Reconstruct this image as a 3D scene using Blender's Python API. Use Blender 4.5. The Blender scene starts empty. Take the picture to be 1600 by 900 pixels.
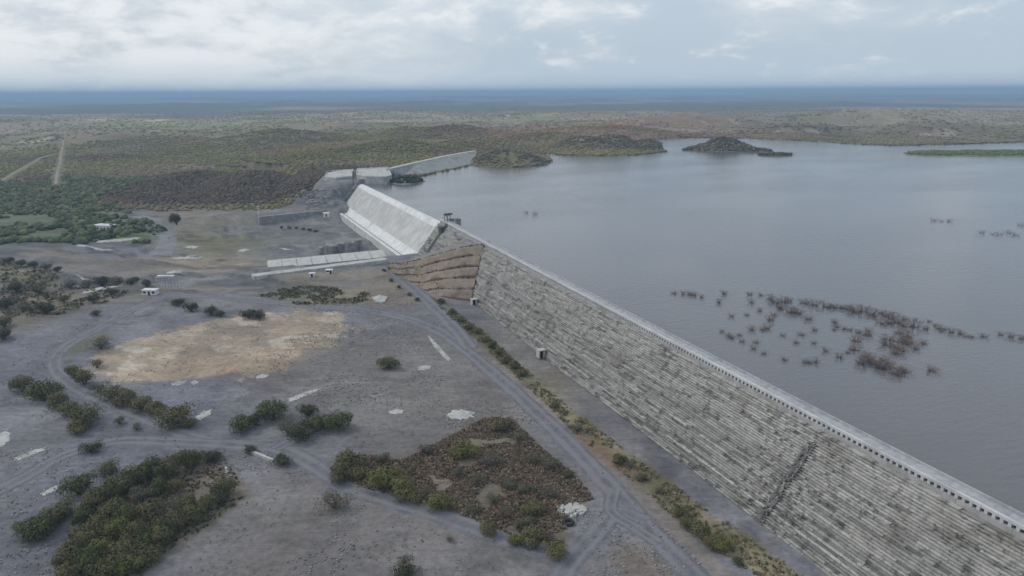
import bpy, math, random
import numpy as np
from mathutils import Matrix, Vector
R = math.radians
rng = np.random.default_rng(7)
random.seed(7)
scene = bpy.context.scene
col = scene.collection

# ------------------------------------------------------------------ camera
CAM_H = 110.0
FPX = 1080.0                     # focal length in pixels of a 1600 px wide frame
PITCH, ROLL = R(15.8), R(0.32)
cr, sr = math.cos(ROLL), math.sin(ROLL)
FWD = np.array([0, math.cos(PITCH), -math.sin(PITCH)])
UP0 = np.array([0, math.sin(PITCH), math.cos(PITCH)])
RT0 = np.array([1.0, 0, 0])
RIGHT = cr * RT0 - sr * UP0
UPV = sr * RT0 + cr * UP0
cam_d = bpy.data.cameras.new('camera')
cam_d.lens = 36.0 * FPX / 1600.0
cam_d.sensor_width = 36.0
cam_d.clip_start = 1.0
cam_d.clip_end = 200000.0
cam = bpy.data.objects.new('camera', cam_d)
col.objects.link(cam)
m = Matrix.Identity(4)
for i in range(3):
    m[i][0], m[i][1], m[i][2] = RIGHT[i], UPV[i], -FWD[i]
m[2][3] = CAM_H
cam.matrix_world = m
scene.camera = cam

# ------------------------------------------------------------------ sky, sun, exposure
SUN_EL, SUN_AZ = R(42), R(-70)          # azimuth from +Y, negative to the left
world = bpy.data.worlds.new('World')
scene.world = world
world.use_nodes = True
wn, wl = world.node_tree.nodes, world.node_tree.links
wn.clear()
def N_(t, nodes=None, **kw):
    n = (nodes or wn).new(t)
    for k, v in kw.items():
        setattr(n, k, v)
    return n
w_out = N_('ShaderNodeOutputWorld')
w_bg = N_('ShaderNodeBackground')
w_bg.inputs['Strength'].default_value = 0.1
sky = N_('ShaderNodeTexSky', sky_type='NISHITA', sun_disc=False)
sky.sun_elevation = SUN_EL
sky.sun_rotation = SUN_AZ
sky.air_density = 1.0
sky.dust_density = 2.0
tc = N_('ShaderNodeTexCoord')
sep = N_('ShaderNodeSeparateXYZ')
wl.new(tc.outputs['Generated'], sep.inputs[0])
def wmath(op, a, b=None, c=None, clamp=False):
    n = N_('ShaderNodeMath', operation=op, use_clamp=clamp)
    for i, v in enumerate((a, b, c)):
        if v is None:
            continue
        if isinstance(v, (int, float)):
            n.inputs[i].default_value = v
        else:
            wl.new(v, n.inputs[i])
    return n.outputs[0]
comb = N_('ShaderNodeCombineXYZ')
wl.new(sep.outputs['X'], comb.inputs[0]); wl.new(sep.outputs['Y'], comb.inputs[1])
wl.new(wmath('MULTIPLY', sep.outputs['Z'], 2.7), comb.inputs[2])
def wnoise(scale, detail, rough, off, dist=0.0):
    mp = N_('ShaderNodeMapping')
    mp.inputs['Location'].default_value = off
    wl.new(comb.outputs[0], mp.inputs['Vector'])
    n = N_('ShaderNodeTexNoise')
    n.inputs['Scale'].default_value = scale
    n.inputs['Detail'].default_value = detail
    n.inputs['Roughness'].default_value = rough
    n.inputs['Distortion'].default_value = dist
    wl.new(mp.outputs[0], n.inputs['Vector'])
    return n.outputs['Fac']
def wsmooth(v, a, b):
    n = N_('ShaderNodeMapRange', interpolation_type='SMOOTHSTEP')
    n.inputs['From Min'].default_value = a
    n.inputs['From Max'].default_value = b
    wl.new(v, n.inputs['Value'])
    return n.outputs[0]
def wmix(f, a, b):
    n = N_('ShaderNodeMix', data_type='RGBA')
    if isinstance(f, (int, float)):
        n.inputs[0].default_value = f
    else:
        wl.new(f, n.inputs[0])
    for i, v in ((6, a), (7, b)):
        if isinstance(v, tuple):
            n.inputs[i].default_value = (*v, 1)
        else:
            wl.new(v, n.inputs[i])
    return n.outputs[2]
# brighter cloud toward the hidden sun, on the left
sunside = wmath('MULTIPLY', sep.outputs['X'], -0.30)
n_big = wnoise(2.6, 3, 0.5, (3.1, 1.7, 0), 0.2)
n_mid = wnoise(7.0, 6, 0.6, (7.3, 2.2, 0.4), 0.3)
n_fine = wnoise(17.0, 6, 0.62, (1.3, 9.1, 0.8), 0.3)
cl = wmath('ADD', wmath('MULTIPLY', n_big, 0.55), wmath('MULTIPLY', n_mid, 0.45))
cl = wmath('ADD', cl, sunside)
white = wsmooth(cl, 0.38, 0.66)
puff = wsmooth(wmath('ADD', wmath('MULTIPLY', n_mid, 0.7), wmath('MULTIPLY', n_fine, 0.3)), 0.51, 0.64)
veil = wmix(white, (5.5, 6.5, 7.5), (8.7, 9.1, 9.4))
# grey undersides inside the white sheet
und = wsmooth(wmath('ADD', wmath('MULTIPLY', n_fine, 0.45), wmath('MULTIPLY', n_mid, 0.55)), 0.38, 0.54)
veil2 = wmix(wmath('MULTIPLY', white, wmath('SUBTRACT', 1.0, und)), veil, (6.3, 6.9, 7.6))
veil3 = wmix(wmath('MULTIPLY', puff, 0.8), veil2, (9.5, 9.6, 9.8))
skyc = wmix(0.88, sky.outputs['Color'], veil3)
# thin pale blue air near the horizon
low = wsmooth(sep.outputs['Z'], 0.0, 0.06)
skyh = wmix(wmath('MULTIPLY', wmath('SUBTRACT', 1.0, low), 0.62), skyc, (6.3, 7.3, 8.1))
wl.new(skyh, w_bg.inputs['Color'])
wl.new(w_bg.outputs[0], w_out.inputs[0])

sun_d = bpy.data.lights.new('sun', 'SUN')
sun_d.energy = 1.45
sun_d.angle = R(12)
sun_d.color = (1.0, 0.96, 0.90)
sun = bpy.data.objects.new('sun', sun_d)
sdir = Vector((math.sin(SUN_AZ) * math.cos(SUN_EL), math.cos(SUN_AZ) * math.cos(SUN_EL), math.sin(SUN_EL)))
sun.rotation_euler = sdir.to_track_quat('Z', 'Y').to_euler()
sun.location = (-300, 100, 400)
col.objects.link(sun)
scene.view_settings.view_transform = 'Standard'
scene.view_settings.look = 'None'
scene.view_settings.exposure = 0.0
scene.view_settings.gamma = 1.0
scene.view_settings.use_curve_mapping = False

# ------------------------------------------------------------------ geometry of the place
D2 = np.array([-.394, .919]); D2 /= np.linalg.norm(D2)     # along the dam, away from the camera
N2 = np.array([D2[1], -D2[0]])                             # across the dam, toward the water
WATER_Z, CREST_Z = 18.0, 25.2
BASE_N, FACE_N = 122.2, 142.3
DAM_S0, DAM_S1 = -60.0, 457.0

def dn(s, n, z=0.0):
    p = s * D2 + n * N2
    return np.array([p[0], p[1], z])
def ray(px, py):
    u = (px - 800) / FPX; v = -(py - 450) / FPX
    return FWD + u * RIGHT + v * UPV
def at(px, py, z=0.0):
    d = ray(px, py); t = (z - CAM_H) / d[2]
    return np.array([0, 0, CAM_H]) + t * d
def smooth(a, b, x):
    t = np.clip((x - a) / (b - a), 0, 1)
    return t * t * (3 - 2 * t)
def vnoise(x, y, seed=0):
    xi = np.floor(x); yi = np.floor(y); fx = x - xi; fy = y - yi
    fx = fx * fx * (3 - 2 * fx); fy = fy * fy * (3 - 2 * fy)
    xi = xi.astype(np.int64); yi = yi.astype(np.int64)
    def h(a, b):
        v = (a * 374761393 + b * 668265263 + seed * 974634777) & 0xFFFFFFFF
        v = ((v ^ (v >> 13)) * 1274126177) & 0xFFFFFFFF
        v = v ^ (v >> 16)
        return (v & 0xFFFFFF) / float(0xFFFFFF)
    return (h(xi, yi) * (1 - fx) + h(xi + 1, yi) * fx) * (1 - fy) + (h(xi, yi + 1) * (1 - fx) + h(xi + 1, yi + 1) * fx) * fy
def fbm(x, y, scale, octs=4, seed=0, gain=0.5):
    a, t, w = 0.0, 1.0, 0.0
    for o in range(octs):
        a = a + t * vnoise(x / scale * 2 ** o + 17.3 * o, y / scale * 2 ** o - 9.1 * o, seed + o)
        w += t; t *= gain
    return a / w
def seg_dist(x, y, pts, closed=True):
    d = np.full(x.shape, 1e12)
    n = len(pts)
    for i in range(n if closed else n - 1):
        ax, ay = pts[i][:2]; bx, by = pts[(i + 1) % n][:2]
        dx, dy = bx - ax, by - ay
        t = np.clip(((x - ax) * dx + (y - ay) * dy) / max(dx * dx + dy * dy, 1e-9), 0, 1)
        d = np.minimum(d, (x - ax - t * dx) ** 2 + (y - ay - t * dy) ** 2)
    return np.sqrt(d)
def inside(x, y, pts):
    c = np.zeros(x.shape, bool)
    n = len(pts)
    for i in range(n):
        ax, ay = pts[i][:2]; bx, by = pts[(i + 1) % n][:2]
        if ay == by:
            continue
        cond = ((ay > y) != (by > y)) & (x < (bx - ax) * (y - ay) / (by - ay) + ax)
        c ^= cond
    return c
def sdist(x, y, pts):
    """positive inside"""
    return np.where(inside(x, y, pts), 1, -1) * seg_dist(x, y, pts)

SHORE_PX = [(600, 297), (612, 293), (640, 291), (656, 287), (640, 279), (660, 275), (737, 259), (790, 262), (840, 259),
            (864, 253), (858, 246), (846, 240), (880, 242.5), (930, 243.5), (990, 243), (1042, 237), (1022, 227), (1012, 218),
            (1060, 215), (1130, 215.5), (1200, 217), (1260, 220), (1330, 225), (1400, 227.5), (1470, 226), (1600, 222)]
SHORE = [at(a, b, WATER_Z) for a, b in SHORE_PX]
SHORE += [np.array([1500, 1250, 0]), np.array([2300, 1000, 0])]
RES_POLY = [dn(DAM_S0, 146), dn(459, 147.5), dn(716, 140)] + SHORE + [np.array([2300, -300, 0])]
ISLES = [  # centre px, water level, height, sigma x, sigma y
    ((1130, 233), 20.0, 36, 32), ((1090, 234), 5.0, 26, 12), ((1172, 236), 7.0, 30, 16),
    ((1212, 242), 4.2, 30, 9), ((1465, 240), 4.6, 46, 30), ((1530, 240), 5.0, 58, 36), ((1600, 239.5), 5.0, 64, 38),
    ((636, 284), 7.5, 15, 17)]
MOUND = (*dn(727, 106)[:2], 13.0, 15, 15, 0)
HILLS = [  # world x, y, height, sigma x, sigma y, base
    (-372, 812, 21, 84, 58, 0), (-295, 798, 23.5, 74, 56, 0), (-228, 786, 21, 42, 46, 0), (-455, 840, 11, 70, 55, 0), (-175, 1110, 24, 110, 70, 14), (-60, 1180, 24, 90, 70, 14),
    (-330, 1230, 15, 120, 90, 6), (-6, 958, 21, 44, 34, 14), (30, 945, 8, 30, 22, 14), (128, 1165, 24, 62, 44, 14), (170, 1185, 27, 50, 44, 14), (226, 1180, 19, 34, 34, 14),
    (60, 1300, 24, 110, 60, 14), (-600, 1500, 14, 200, 160, 4), (700, 1700, 16, 280, 160, 12), (1150, 1600, 18, 300, 160, 12),
    (-120, 1500, 22, 260, 120, 10), (-420, 1420, 18, 150, 90, 4), (-700, 1180, 12, 140, 90, 0), (-950, 1700, 24, 260, 130, 6), (120, 1750, 22, 260, 110, 12), (-450, 1900, 26, 330, 130, 8), (420, 2000, 20, 300, 120, 14), (950, 2100, 26, 380, 140, 14), (-1300, 2300, 28, 420, 150, 8), (200, 2500, 28, 500, 150, 12), (-500, 2800, 30, 480, 160, 12), (1500, 2500, 30, 480, 160, 14), (-193, 713, 14.5, 19, 18, 0), (-214, 717, 12, 22, 20, 0), MOUND, (-430, 1360, 34, 170, 75, 8), (-130, 1440, 36, 190, 80, 10), (190, 1520, 30, 170, 80, 12), (-760, 1450, 28, 180, 90, 6), (640, 1560, 30, 160, 70, 12), (900, 1500, 34, 170, 80, 12), (1230, 1420, 36, 190, 80, 12), (480, 1900, 40, 220, 90, 14), (1000, 2000, 44, 280, 110, 14), (300, 22000, 62, 900, 900, 60), (3600, 25000, 80, 2600, 1200, 60), (-5200, 27000, 55, 2600, 1500, 60), (12500, 23000, 95, 4200, 1600, 60)]
def hgt(x, y):
    x = np.asarray(x, float); y = np.asarray(y, float)
    s = x * D2[0] + y * D2[1]; n = x * N2[0] + y * N2[1]
    r = np.hypot(x, y)
    z = (fbm(x, y, 90, 3, 11) - .5) * 1.6 + (fbm(x, y, 14, 2, 21) - .5) * .35
    far = smooth(1250, 2800, r)
    z = z + smooth(900, 1500, r) * 9 + far * (6 + (fbm(x, y, 600, 4, 31) - .45) * 46)
    z = z + smooth(3000, 6500, r) * (fbm(x, y, 1500, 4, 41) - .5) * 95 + smooth(6000, 20000, r) * (fbm(x, y, 5000, 3, 51) - .5) * 90
    # excavated stilling basin and tail channel below the spillway
    ch = smooth(470, 482, s) * (1 - smooth(672, 700, s)) * smooth(-120, 20, n) * (1 - smooth(150, 156, n))
    z = z - ch * (9.0 + (fbm(x, y, 22, 3, 77) - .5) * 3.5)
    tm_ = smooth(395, 440, s) * (1 - smooth(690, 712, s)) * smooth(-150, -90, n) * (1 - smooth(88, 104, n))
    tf = fbm(x * .55 + y * .25, y, 46, 4, 88)
    z = z + tm_ * (smooth(.45, .475, tf) + smooth(.55, .575, tf) - 2) * 1.5
    # shore zone beyond the spillway
    d = seg_dist(x, y, SHORE, closed=False)
    wet = inside(x, y, RES_POLY)
    up = smooth(719, 745, s) * smooth(78, 118, n)
    z = np.where(wet, z, z * (1 - up) + up * np.maximum(z, 18.5 + .035 * np.minimum(d, 120) + (fbm(x, y, 60, 3, 5) - .5) * 2.4 * np.minimum(d / 30, 1)))
    bed = np.clip(17.7 - .12 * d, 2, 18)
    z = np.where(wet, bed, z)
    rough = 1 + (fbm(x, y, 45, 3, 63) - .5) * .35
    for hx, hy, h, sx, sy, b in HILLS:
        q = ((x - hx) / sx) ** 2 + ((y - hy) / sy) ** 2
        if q.min() > 5: continue
        hz = b + h * np.exp(-q * .9) * rough
        z = np.where(wet, z, np.where(q < 5, np.maximum(z, hz), z))
    rough = 1 + (fbm(x, y, 14, 3, 93) - .5) * .5
    for (px, py), h, sx, sy in ISLES:
        c = at(px, py, WATER_Z)
        q = ((x - c[0]) / sx) ** 2 + ((y - c[1]) / sy) ** 2
        if q.min() > 6: continue
        z = np.maximum(z, np.where(q < 6, 16.3 + h * np.exp(-q * .8) * rough, -99))
    return z
def gz(x, y):
    return float(hgt(np.array([x]), np.array([y]))[0])
def on_ground(px, py):
    z = 0.0
    for _ in range(6):
        p = at(px, py, z)
        z = gz(p[0], p[1])
    p = at(px, py, z)
    return p

# ------------------------------------------------------------------ helpers for objects
def tag(o, label=None, cat=None, group=None, kind=None):
    if label: o['label'] = label
    if cat: o['category'] = cat
    if group: o['group'] = group
    if kind: o['kind'] = kind
    return o
def empty(name, loc=(0, 0, 0), rz=0.0):
    o = bpy.data.objects.new(name, None)
    o.location = [float(v) for v in loc]; o.rotation_euler = (0, 0, rz)
    o.empty_display_size = 1
    col.objects.link(o)
    return o
def mesh_np(name, verts, faces, mats, attrs=None, smooth_=False):
    """faces: array (n,3) or (n,4) or a list of lists"""
    me = bpy.data.meshes.new(name)
    verts = np.asarray(verts, dtype=np.float32)
    if isinstance(faces, np.ndarray):
        k = faces.shape[1]
        me.vertices.add(len(verts)); me.vertices.foreach_set('co', verts.ravel())
        me.loops.add(faces.size); me.loops.foreach_set('vertex_index', faces.astype(np.int32).ravel())
        me.polygons.add(len(faces))
        me.polygons.foreach_set('loop_start', np.arange(0, faces.size, k, dtype=np.int32))
        me.update(calc_edges=True)
    else:
        me.from_pydata([tuple(map(float, v)) for v in verts], [], faces)
        me.update()
    me.validate()
    for mm in (mats if isinstance(mats, (list, tuple)) else [mats]):
        me.materials.append(mm)
    for an, arr in (attrs or {}).items():
        arr = np.asarray(arr, dtype=np.float32)
        if arr.ndim == 1:
            a = me.attributes.new(an, 'FLOAT', 'POINT'); a.data.foreach_set('value', arr)
        else:
            if arr.shape[1] == 3:
                arr = np.hstack([arr, np.ones((len(arr), 1), np.float32)])
            a = me.attributes.new(an, 'FLOAT_COLOR', 'POINT'); a.data.foreach_set('color', arr.ravel())
    if smooth_:
        me.polygons.foreach_set('use_smooth', np.ones(len(me.polygons), dtype=bool))
    return me
def link(name, me, parent=None, loc=None):
    o = bpy.data.objects.new(name, me)
    if parent is not None: o.parent = parent
    if loc is not None: o.location = [float(v) for v in loc]
    col.objects.link(o)
    return o
class MB:
    def __init__(self): self.v = []; self.f = []; self.t = []
    def add(self, vs, fs, tone=0.5):
        b = len(self.v)
        self.v += [tuple(map(float, p)) for p in vs]
        self.t += [tone] * len(vs)
        self.f += [[b + i for i in f] for f in fs]
    def hexa(self, lo, hi, tone=0.5):
        """lo, hi: four corners each, counter-clockwise from above"""
        self.add(list(lo) + list(hi), [[3, 2, 1, 0], [4, 5, 6, 7], [0, 1, 5, 4], [1, 2, 6, 5], [2, 3, 7, 6], [3, 0, 4, 7]], tone)
    def dbox(self, s0, s1, n0, n1, z0, z1, tone=0.5):
        """box in dam coordinates"""
        q = [(s0, n0), (s0, n1), (s1, n1), (s1, n0)]
        self.hexa([dn(a, b, z0) for a, b in q], [dn(a, b, z1) for a, b in q], tone)
    def box(self, c, sx, sy, z0, z1, rz=0.0, tone=0.5):
        ca, sa = math.cos(rz), math.sin(rz)
        q = [(-sx / 2, -sy / 2), (sx / 2, -sy / 2), (sx / 2, sy / 2), (-sx / 2, sy / 2)]
        pts = [(c[0] + a * ca - b * sa, c[1] + a * sa + b * ca) for a, b in q]
        self.hexa([(a, b, z0) for a, b in pts], [(a, b, z1) for a, b in pts], tone)
    def tube(self, a, b, ra, rb=None, k=6, tone=0.5):
        rb = ra if rb is None else rb
        a = np.asarray(a, float); b = np.asarray(b, float)
        w = b - a; w = w / (np.linalg.norm(w) + 1e-9)
        u = np.cross(w, [0, 0, 1.0]) if abs(w[2]) < .95 else np.cross(w, [1.0, 0, 0])
        u /= np.linalg.norm(u); v = np.cross(w, u)
        vs = []
        for c, rr in ((a, ra), (b, rb)):
            for i in range(k):
                t = 2 * math.pi * i / k
                vs.append(c + rr * (math.cos(t) * u + math.sin(t) * v))
        fs = [[i, (i + 1) % k, k + (i + 1) % k, k + i] for i in range(k)] + [list(range(k))[::-1], list(range(k, 2 * k))]
        self.add(vs, fs, tone)
    def prism(self, poly, z0, z1, inset=0.0, tone=0.5):
        c = np.mean([p[:2] for p in poly], axis=0)
        k = len(poly)
        def zz(z, i): return z[i] if hasattr(z, '__len__') else z
        lo = [(p[0] + (p[0] - c[0]) * inset, p[1] + (p[1] - c[1]) * inset, zz(z0, i)) for i, p in enumerate(poly)]
        hi = [(p[0], p[1], zz(z1, i)) for i, p in enumerate(poly)]
        self.add(lo + hi, [list(range(k))[::-1], list(range(k, 2 * k))] + [[i, (i + 1) % k, k + (i + 1) % k, k + i] for i in range(k)], tone)
    def build(self, name, mat, parent=None, smooth_=False, tones=False):
        off = np.array(parent.location) if parent is not None else np.zeros(3)
        if parent is not None and parent.parent is not None:
            off = off + np.array(parent.parent.location)
        v = np.array(self.v) - off
        me = mesh_np(name, v, self.f, mat, {'tone': np.array(self.t)} if tones else None, smooth_)
        import bmesh
        bm = bmesh.new(); bm.from_mesh(me)
        bmesh.ops.recalc_face_normals(bm, faces=bm.faces)
        bm.to_mesh(me); bm.free()
        return link(name, me, parent)

# ------------------------------------------------------------------ materials
def new_mat(name, rough=0.9, spec=0.3):
    mt = bpy.data.materials.new(name); mt.use_nodes = True
    nt = mt.node_tree
    b = nt.nodes['Principled BSDF']
    b.inputs['Roughness'].default_value = rough
    b.inputs['Specular IOR Level'].default_value = spec
    return mt, nt, b
def tnode(nt, t, **kw):
    n = nt.nodes.new(t)
    for k, v in kw.items(): setattr(n, k, v)
    return n
def pos(nt, scale=(1, 1, 1), rot=0.0, obj=False):
    if obj:
        g = tnode(nt, 'ShaderNodeTexCoord'); o = g.outputs['Object']
    else:
        g = tnode(nt, 'ShaderNodeNewGeometry'); o = g.outputs['Position']
    mp = tnode(nt, 'ShaderNodeMapping', vector_type='TEXTURE')
    mp.inputs['Rotation'].default_value = (0, 0, rot)
    mp.inputs['Scale'].default_value = scale
    nt.links.new(o, mp.inputs['Vector'])
    return mp.outputs[0]
def noise(nt, vec, scale, detail=4, rough=0.55, dist=0.0):
    n = tnode(nt, 'ShaderNodeTexNoise')
    n.inputs['Scale'].default_value = scale; n.inputs['Detail'].default_value = detail
    n.inputs['Roughness'].default_value = rough; n.inputs['Distortion'].default_value = dist
    if vec is not None: nt.links.new(vec, n.inputs['Vector'])
    return n.outputs['Fac']
def rampf(nt, v, a, b, lo=0.0, hi=1.0):
    n = tnode(nt, 'ShaderNodeMapRange', interpolation_type='SMOOTHSTEP')
    for k, x in (('From Min', a), ('From Max', b), ('To Min', lo), ('To Max', hi)): n.inputs[k].default_value = x
    nt.links.new(v, n.inputs['Value']); return n.outputs[0]
def mixc(nt, f, a, b, mode='MIX'):
    n = tnode(nt, 'ShaderNodeMix', data_type='RGBA', blend_type=mode)
    if isinstance(f, (int, float)): n.inputs[0].default_value = f
    else: nt.links.new(f, n.inputs[0])
    for i, v in ((6, a), (7, b)):
        if isinstance(v, tuple): n.inputs[i].default_value = (*v, 1) if len(v) == 3 else v
        else: nt.links.new(v, n.inputs[i])
    return n.outputs[2]
def mathn(nt, op, a, b=None):
    n = tnode(nt, 'ShaderNodeMath', operation=op)
    for i, v in enumerate((a, b)):
        if v is None: continue
        if isinstance(v, (int, float)): n.inputs[i].default_value = v
        else: nt.links.new(v, n.inputs[i])
    return n.outputs[0]
def attr(nt, name):
    return tnode(nt, 'ShaderNodeAttribute', attribute_name=name)
def bump(nt, b, h, dist, strength=1.0):
    n = tnode(nt, 'ShaderNodeBump')
    n.inputs['Distance'].default_value = dist; n.inputs['Strength'].default_value = strength
    nt.links.new(h, n.inputs['Height']); nt.links.new(n.outputs[0], b.inputs['Normal'])
def simple_mat(name, c1, c2, scale=1.0, rough=0.9, stain=None, bumpd=0.0, lo=.35, hi=.65):
    mt, nt, b = new_mat(name, rough)
    v = pos(nt)
    f = rampf(nt, noise(nt, v, scale, 6, .62), lo, hi)
    c = mixc(nt, f, c1, c2)
    if stain:
        f2 = rampf(nt, noise(nt, v, scale * .23, 6, .7), .5, .72)
        c = mixc(nt, f2, c, stain)
    nt.links.new(c, b.inputs['Base Color'])
    if bumpd: bump(nt, b, noise(nt, v, scale * 3, 4), bumpd)
    return mt
DAM_ROT = math.atan2(D2[1], D2[0])

# ground: albedo map in a vertex colour, broken up by noise
M_ground, nt, b = new_mat('ground', 0.95, 0.2)
ca = attr(nt, 'albedo').outputs['Color']
v = pos(nt)
f1 = rampf(nt, noise(nt, v, 0.5, 8, .72), .25, .75, .76, 1.24)
f2 = rampf(nt, noise(nt, v, 0.035, 6, .6, .6), .3, .7, .80, 1.20)
fm_ = mathn(nt, 'MULTIPLY', f1, f2)
vs_ = pos(nt, (14, 3.2, 1), DAM_ROT + 1.2)
f3 = rampf(nt, noise(nt, vs_, 1.0, 8, .74, .8), .36, .64, .88, 1.12)
fm_ = mathn(nt, 'MULTIPLY', fm_, f3)
cc = tnode(nt, 'ShaderNodeVectorMath', operation='SCALE')
nt.links.new(ca, cc.inputs[0]); nt.links.new(fm_, cc.inputs['Scale'])
nt.links.new(cc.outputs[0], b.inputs['Base Color'])
bump(nt, b, noise(nt, v, 0.6, 8, .65), 0.35, .7)

M_road, nt, b = new_mat('gravel_road', 0.95, 0.2)
v = pos(nt)
c = mixc(nt, rampf(nt, noise(nt, v, .22, 8, .68), .3, .7), (.112, .112, .130), (.175, .174, .190))
tr = attr(nt, 'tone').outputs['Fac']
c = mixc(nt, rampf(nt, tr, .3, .8, 0, .75), c, (.205, .202, .215))
nt.links.new(c, b.inputs['Base Color'])
bump(nt, b, noise(nt, v, 1.2, 6), .12)

M_haul = simple_mat('pale_grey_gravel', (.17, .17, .182), (.23, .228, .24), .1)
M_dirt = simple_mat('pale_dirt', (.20, .165, .125), (.29, .245, .195), .1)
M_step, nt, b = new_mat('weathered_rollcrete', 0.95, 0.2)
tone = attr(nt, 'tone').outputs['Fac']
v = pos(nt, (1.3, 1.3, 1.3), DAM_ROT)
vv = pos(nt, (1, 1, 1), DAM_ROT)
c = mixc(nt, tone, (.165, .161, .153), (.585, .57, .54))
f = rampf(nt, noise(nt, v, 1.0, 6, .68), .44, .64)
c = mixc(nt, mathn(nt, 'MULTIPLY', f, .5), c, (.14, .138, .132))
f = rampf(nt, noise(nt, vv, .06, 5, .65), .52, .68)
c = mixc(nt, mathn(nt, 'MULTIPLY', f, .5), c, (.20, .185, .150))
f = rampf(nt, noise(nt, pos(nt, (3.2, 3.2, 3.2), DAM_ROT), 1.0, 8, .78), .51, .62)
c = mixc(nt, mathn(nt, 'MULTIPLY', f, .8), c, (.075, .075, .073))
nt.links.new(c, b.inputs['Base Color'])
bump(nt, b, noise(nt, vv, 2.4, 6), .12)

M_conc = simple_mat('pale_concrete', (.37, .365, .355), (.50, .495, .48), .3, .88, (.27, .265, .25), .03)
M_conc_white = simple_mat('fresh_white_concrete', (.57, .57, .565), (.69, .69, .685), .3, .85, (.45, .445, .43))
M_crest = simple_mat('crest_slab_concrete', (.43, .435, .445), (.54, .545, .555), .25, .85, (.34, .34, .345))
M_crest_wall = simple_mat('crest_wall_concrete', (.28, .28, .275), (.42, .42, .41), .3, .85, (.22, .22, .19), .03, .3, .7)
M_parapet = simple_mat('parapet_concrete', (.30, .31, .33), (.40, .41, .43), .6, .85, (.22, .22, .23))
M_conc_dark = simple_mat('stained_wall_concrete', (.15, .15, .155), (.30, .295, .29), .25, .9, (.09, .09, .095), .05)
M_rock_fill = simple_mat('rockfill', (.20, .20, .20), (.30, .30, .295), .2, .95, (.15, .145, .14), .4)
M_fill_top = simple_mat('crushed_rock', (.15, .145, .14), (.24, .23, .22), .3, .95, (.11, .105, .10), .2)
M_dark_metal = simple_mat('dark_painted_steel', (.045, .05, .055), (.08, .085, .09), 1.5, .6)
M_white_paint = simple_mat('white_wall_paint', (.66, .66, .64), (.78, .78, .76), .8, .8, (.55, .54, .5))
M_dark_fill = simple_mat('dark_fill', (.012, .012, .014), (.02, .02, .022), 1.0, .8)
M_crust = simple_mat('pale_cement_crust', (.30, .295, .285), (.46, .45, .43), .35, .9, (.20, .197, .195), .06, .3, .6)
M_tyre = simple_mat('black_rubber', (.018, .018, .02), (.035, .035, .037), 3, .8)

M_glacis, nt, b = new_mat('spillway_glacis_concrete', .85, .25)
v = pos(nt)
oi = tnode(nt, 'ShaderNodeObjectInfo')
c = mixc(nt, rampf(nt, noise(nt, v, .12, 7, .66), .35, .66), (.40, .395, .385), (.53, .525, .515))
c = mixc(nt, rampf(nt, noise(nt, pos(nt, (26, 4, 9), DAM_ROT), 1.0, 5, .6), .52, .72, 0, .55), c, (.42, .385, .34))
c = mixc(nt, rampf(nt, noise(nt, pos(nt, (2.2, 22, 40), DAM_ROT), 1.0, 5, .6), .5, .75, 0, .55), c, (.33, .325, .315))
c = mixc(nt, mathn(nt, 'MULTIPLY', oi.outputs['Random'], .16), c, (.34, .335, .325))
nt.links.new(c, b.inputs['Base Color'])

M_fill, nt, b = new_mat('terraced_earth', .95, .15)
v = pos(nt)
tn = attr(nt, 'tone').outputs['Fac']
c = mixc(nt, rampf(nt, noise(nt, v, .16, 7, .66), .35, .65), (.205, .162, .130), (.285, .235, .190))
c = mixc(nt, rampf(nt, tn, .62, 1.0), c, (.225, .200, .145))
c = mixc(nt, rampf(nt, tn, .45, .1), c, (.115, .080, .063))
c = mixc(nt, rampf(nt, noise(nt, v, .5, 6, .7), .56, .7), c, (.085, .078, .055))
nt.links.new(c, b.inputs['Base Color'])
bump(nt, b, noise(nt, v, .6, 7), .5)

def leaf_mat(name, c1, c2, c3):
    mt, nt, b = new_mat(name, .8, .15)
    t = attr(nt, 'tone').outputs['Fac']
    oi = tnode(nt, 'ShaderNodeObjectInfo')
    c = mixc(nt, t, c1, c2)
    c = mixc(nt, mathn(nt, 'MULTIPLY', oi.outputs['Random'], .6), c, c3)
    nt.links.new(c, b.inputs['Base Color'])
    return mt
M_leaf_olive = leaf_mat('olive_foliage', (.060, .060, .032), (.180, .172, .086), (.165, .142, .078))
M_leaf_green = leaf_mat('green_foliage', (.046, .056, .028), (.138, .152, .072), (.120, .125, .056))
M_leaf_yellow = leaf_mat('yellow_green_foliage', (.075, .080, .028), (.205, .200, .072), (.160, .155, .062))
M_leaf_grey = leaf_mat('grey_green_foliage', (.066, .068, .050), (.170, .165, .118), (.150, .132, .092))
M_leaf_dark = leaf_mat('dark_foliage', (.040, .046, .028), (.115, .120, .068), (.078, .076, .045))
M_bark = simple_mat('grey_bark', (.075, .062, .050), (.13, .11, .09), 3, .95)
M_twig = simple_mat('dead_wet_twigs', (.14, .11, .10), (.22, .18, .165), 2, .95)
M_scrub, nt, b = new_mat('far_scrub', .9, .1)
nt.links.new(attr(nt, 'albedo').outputs['Color'], b.inputs['Base Color'])

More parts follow.
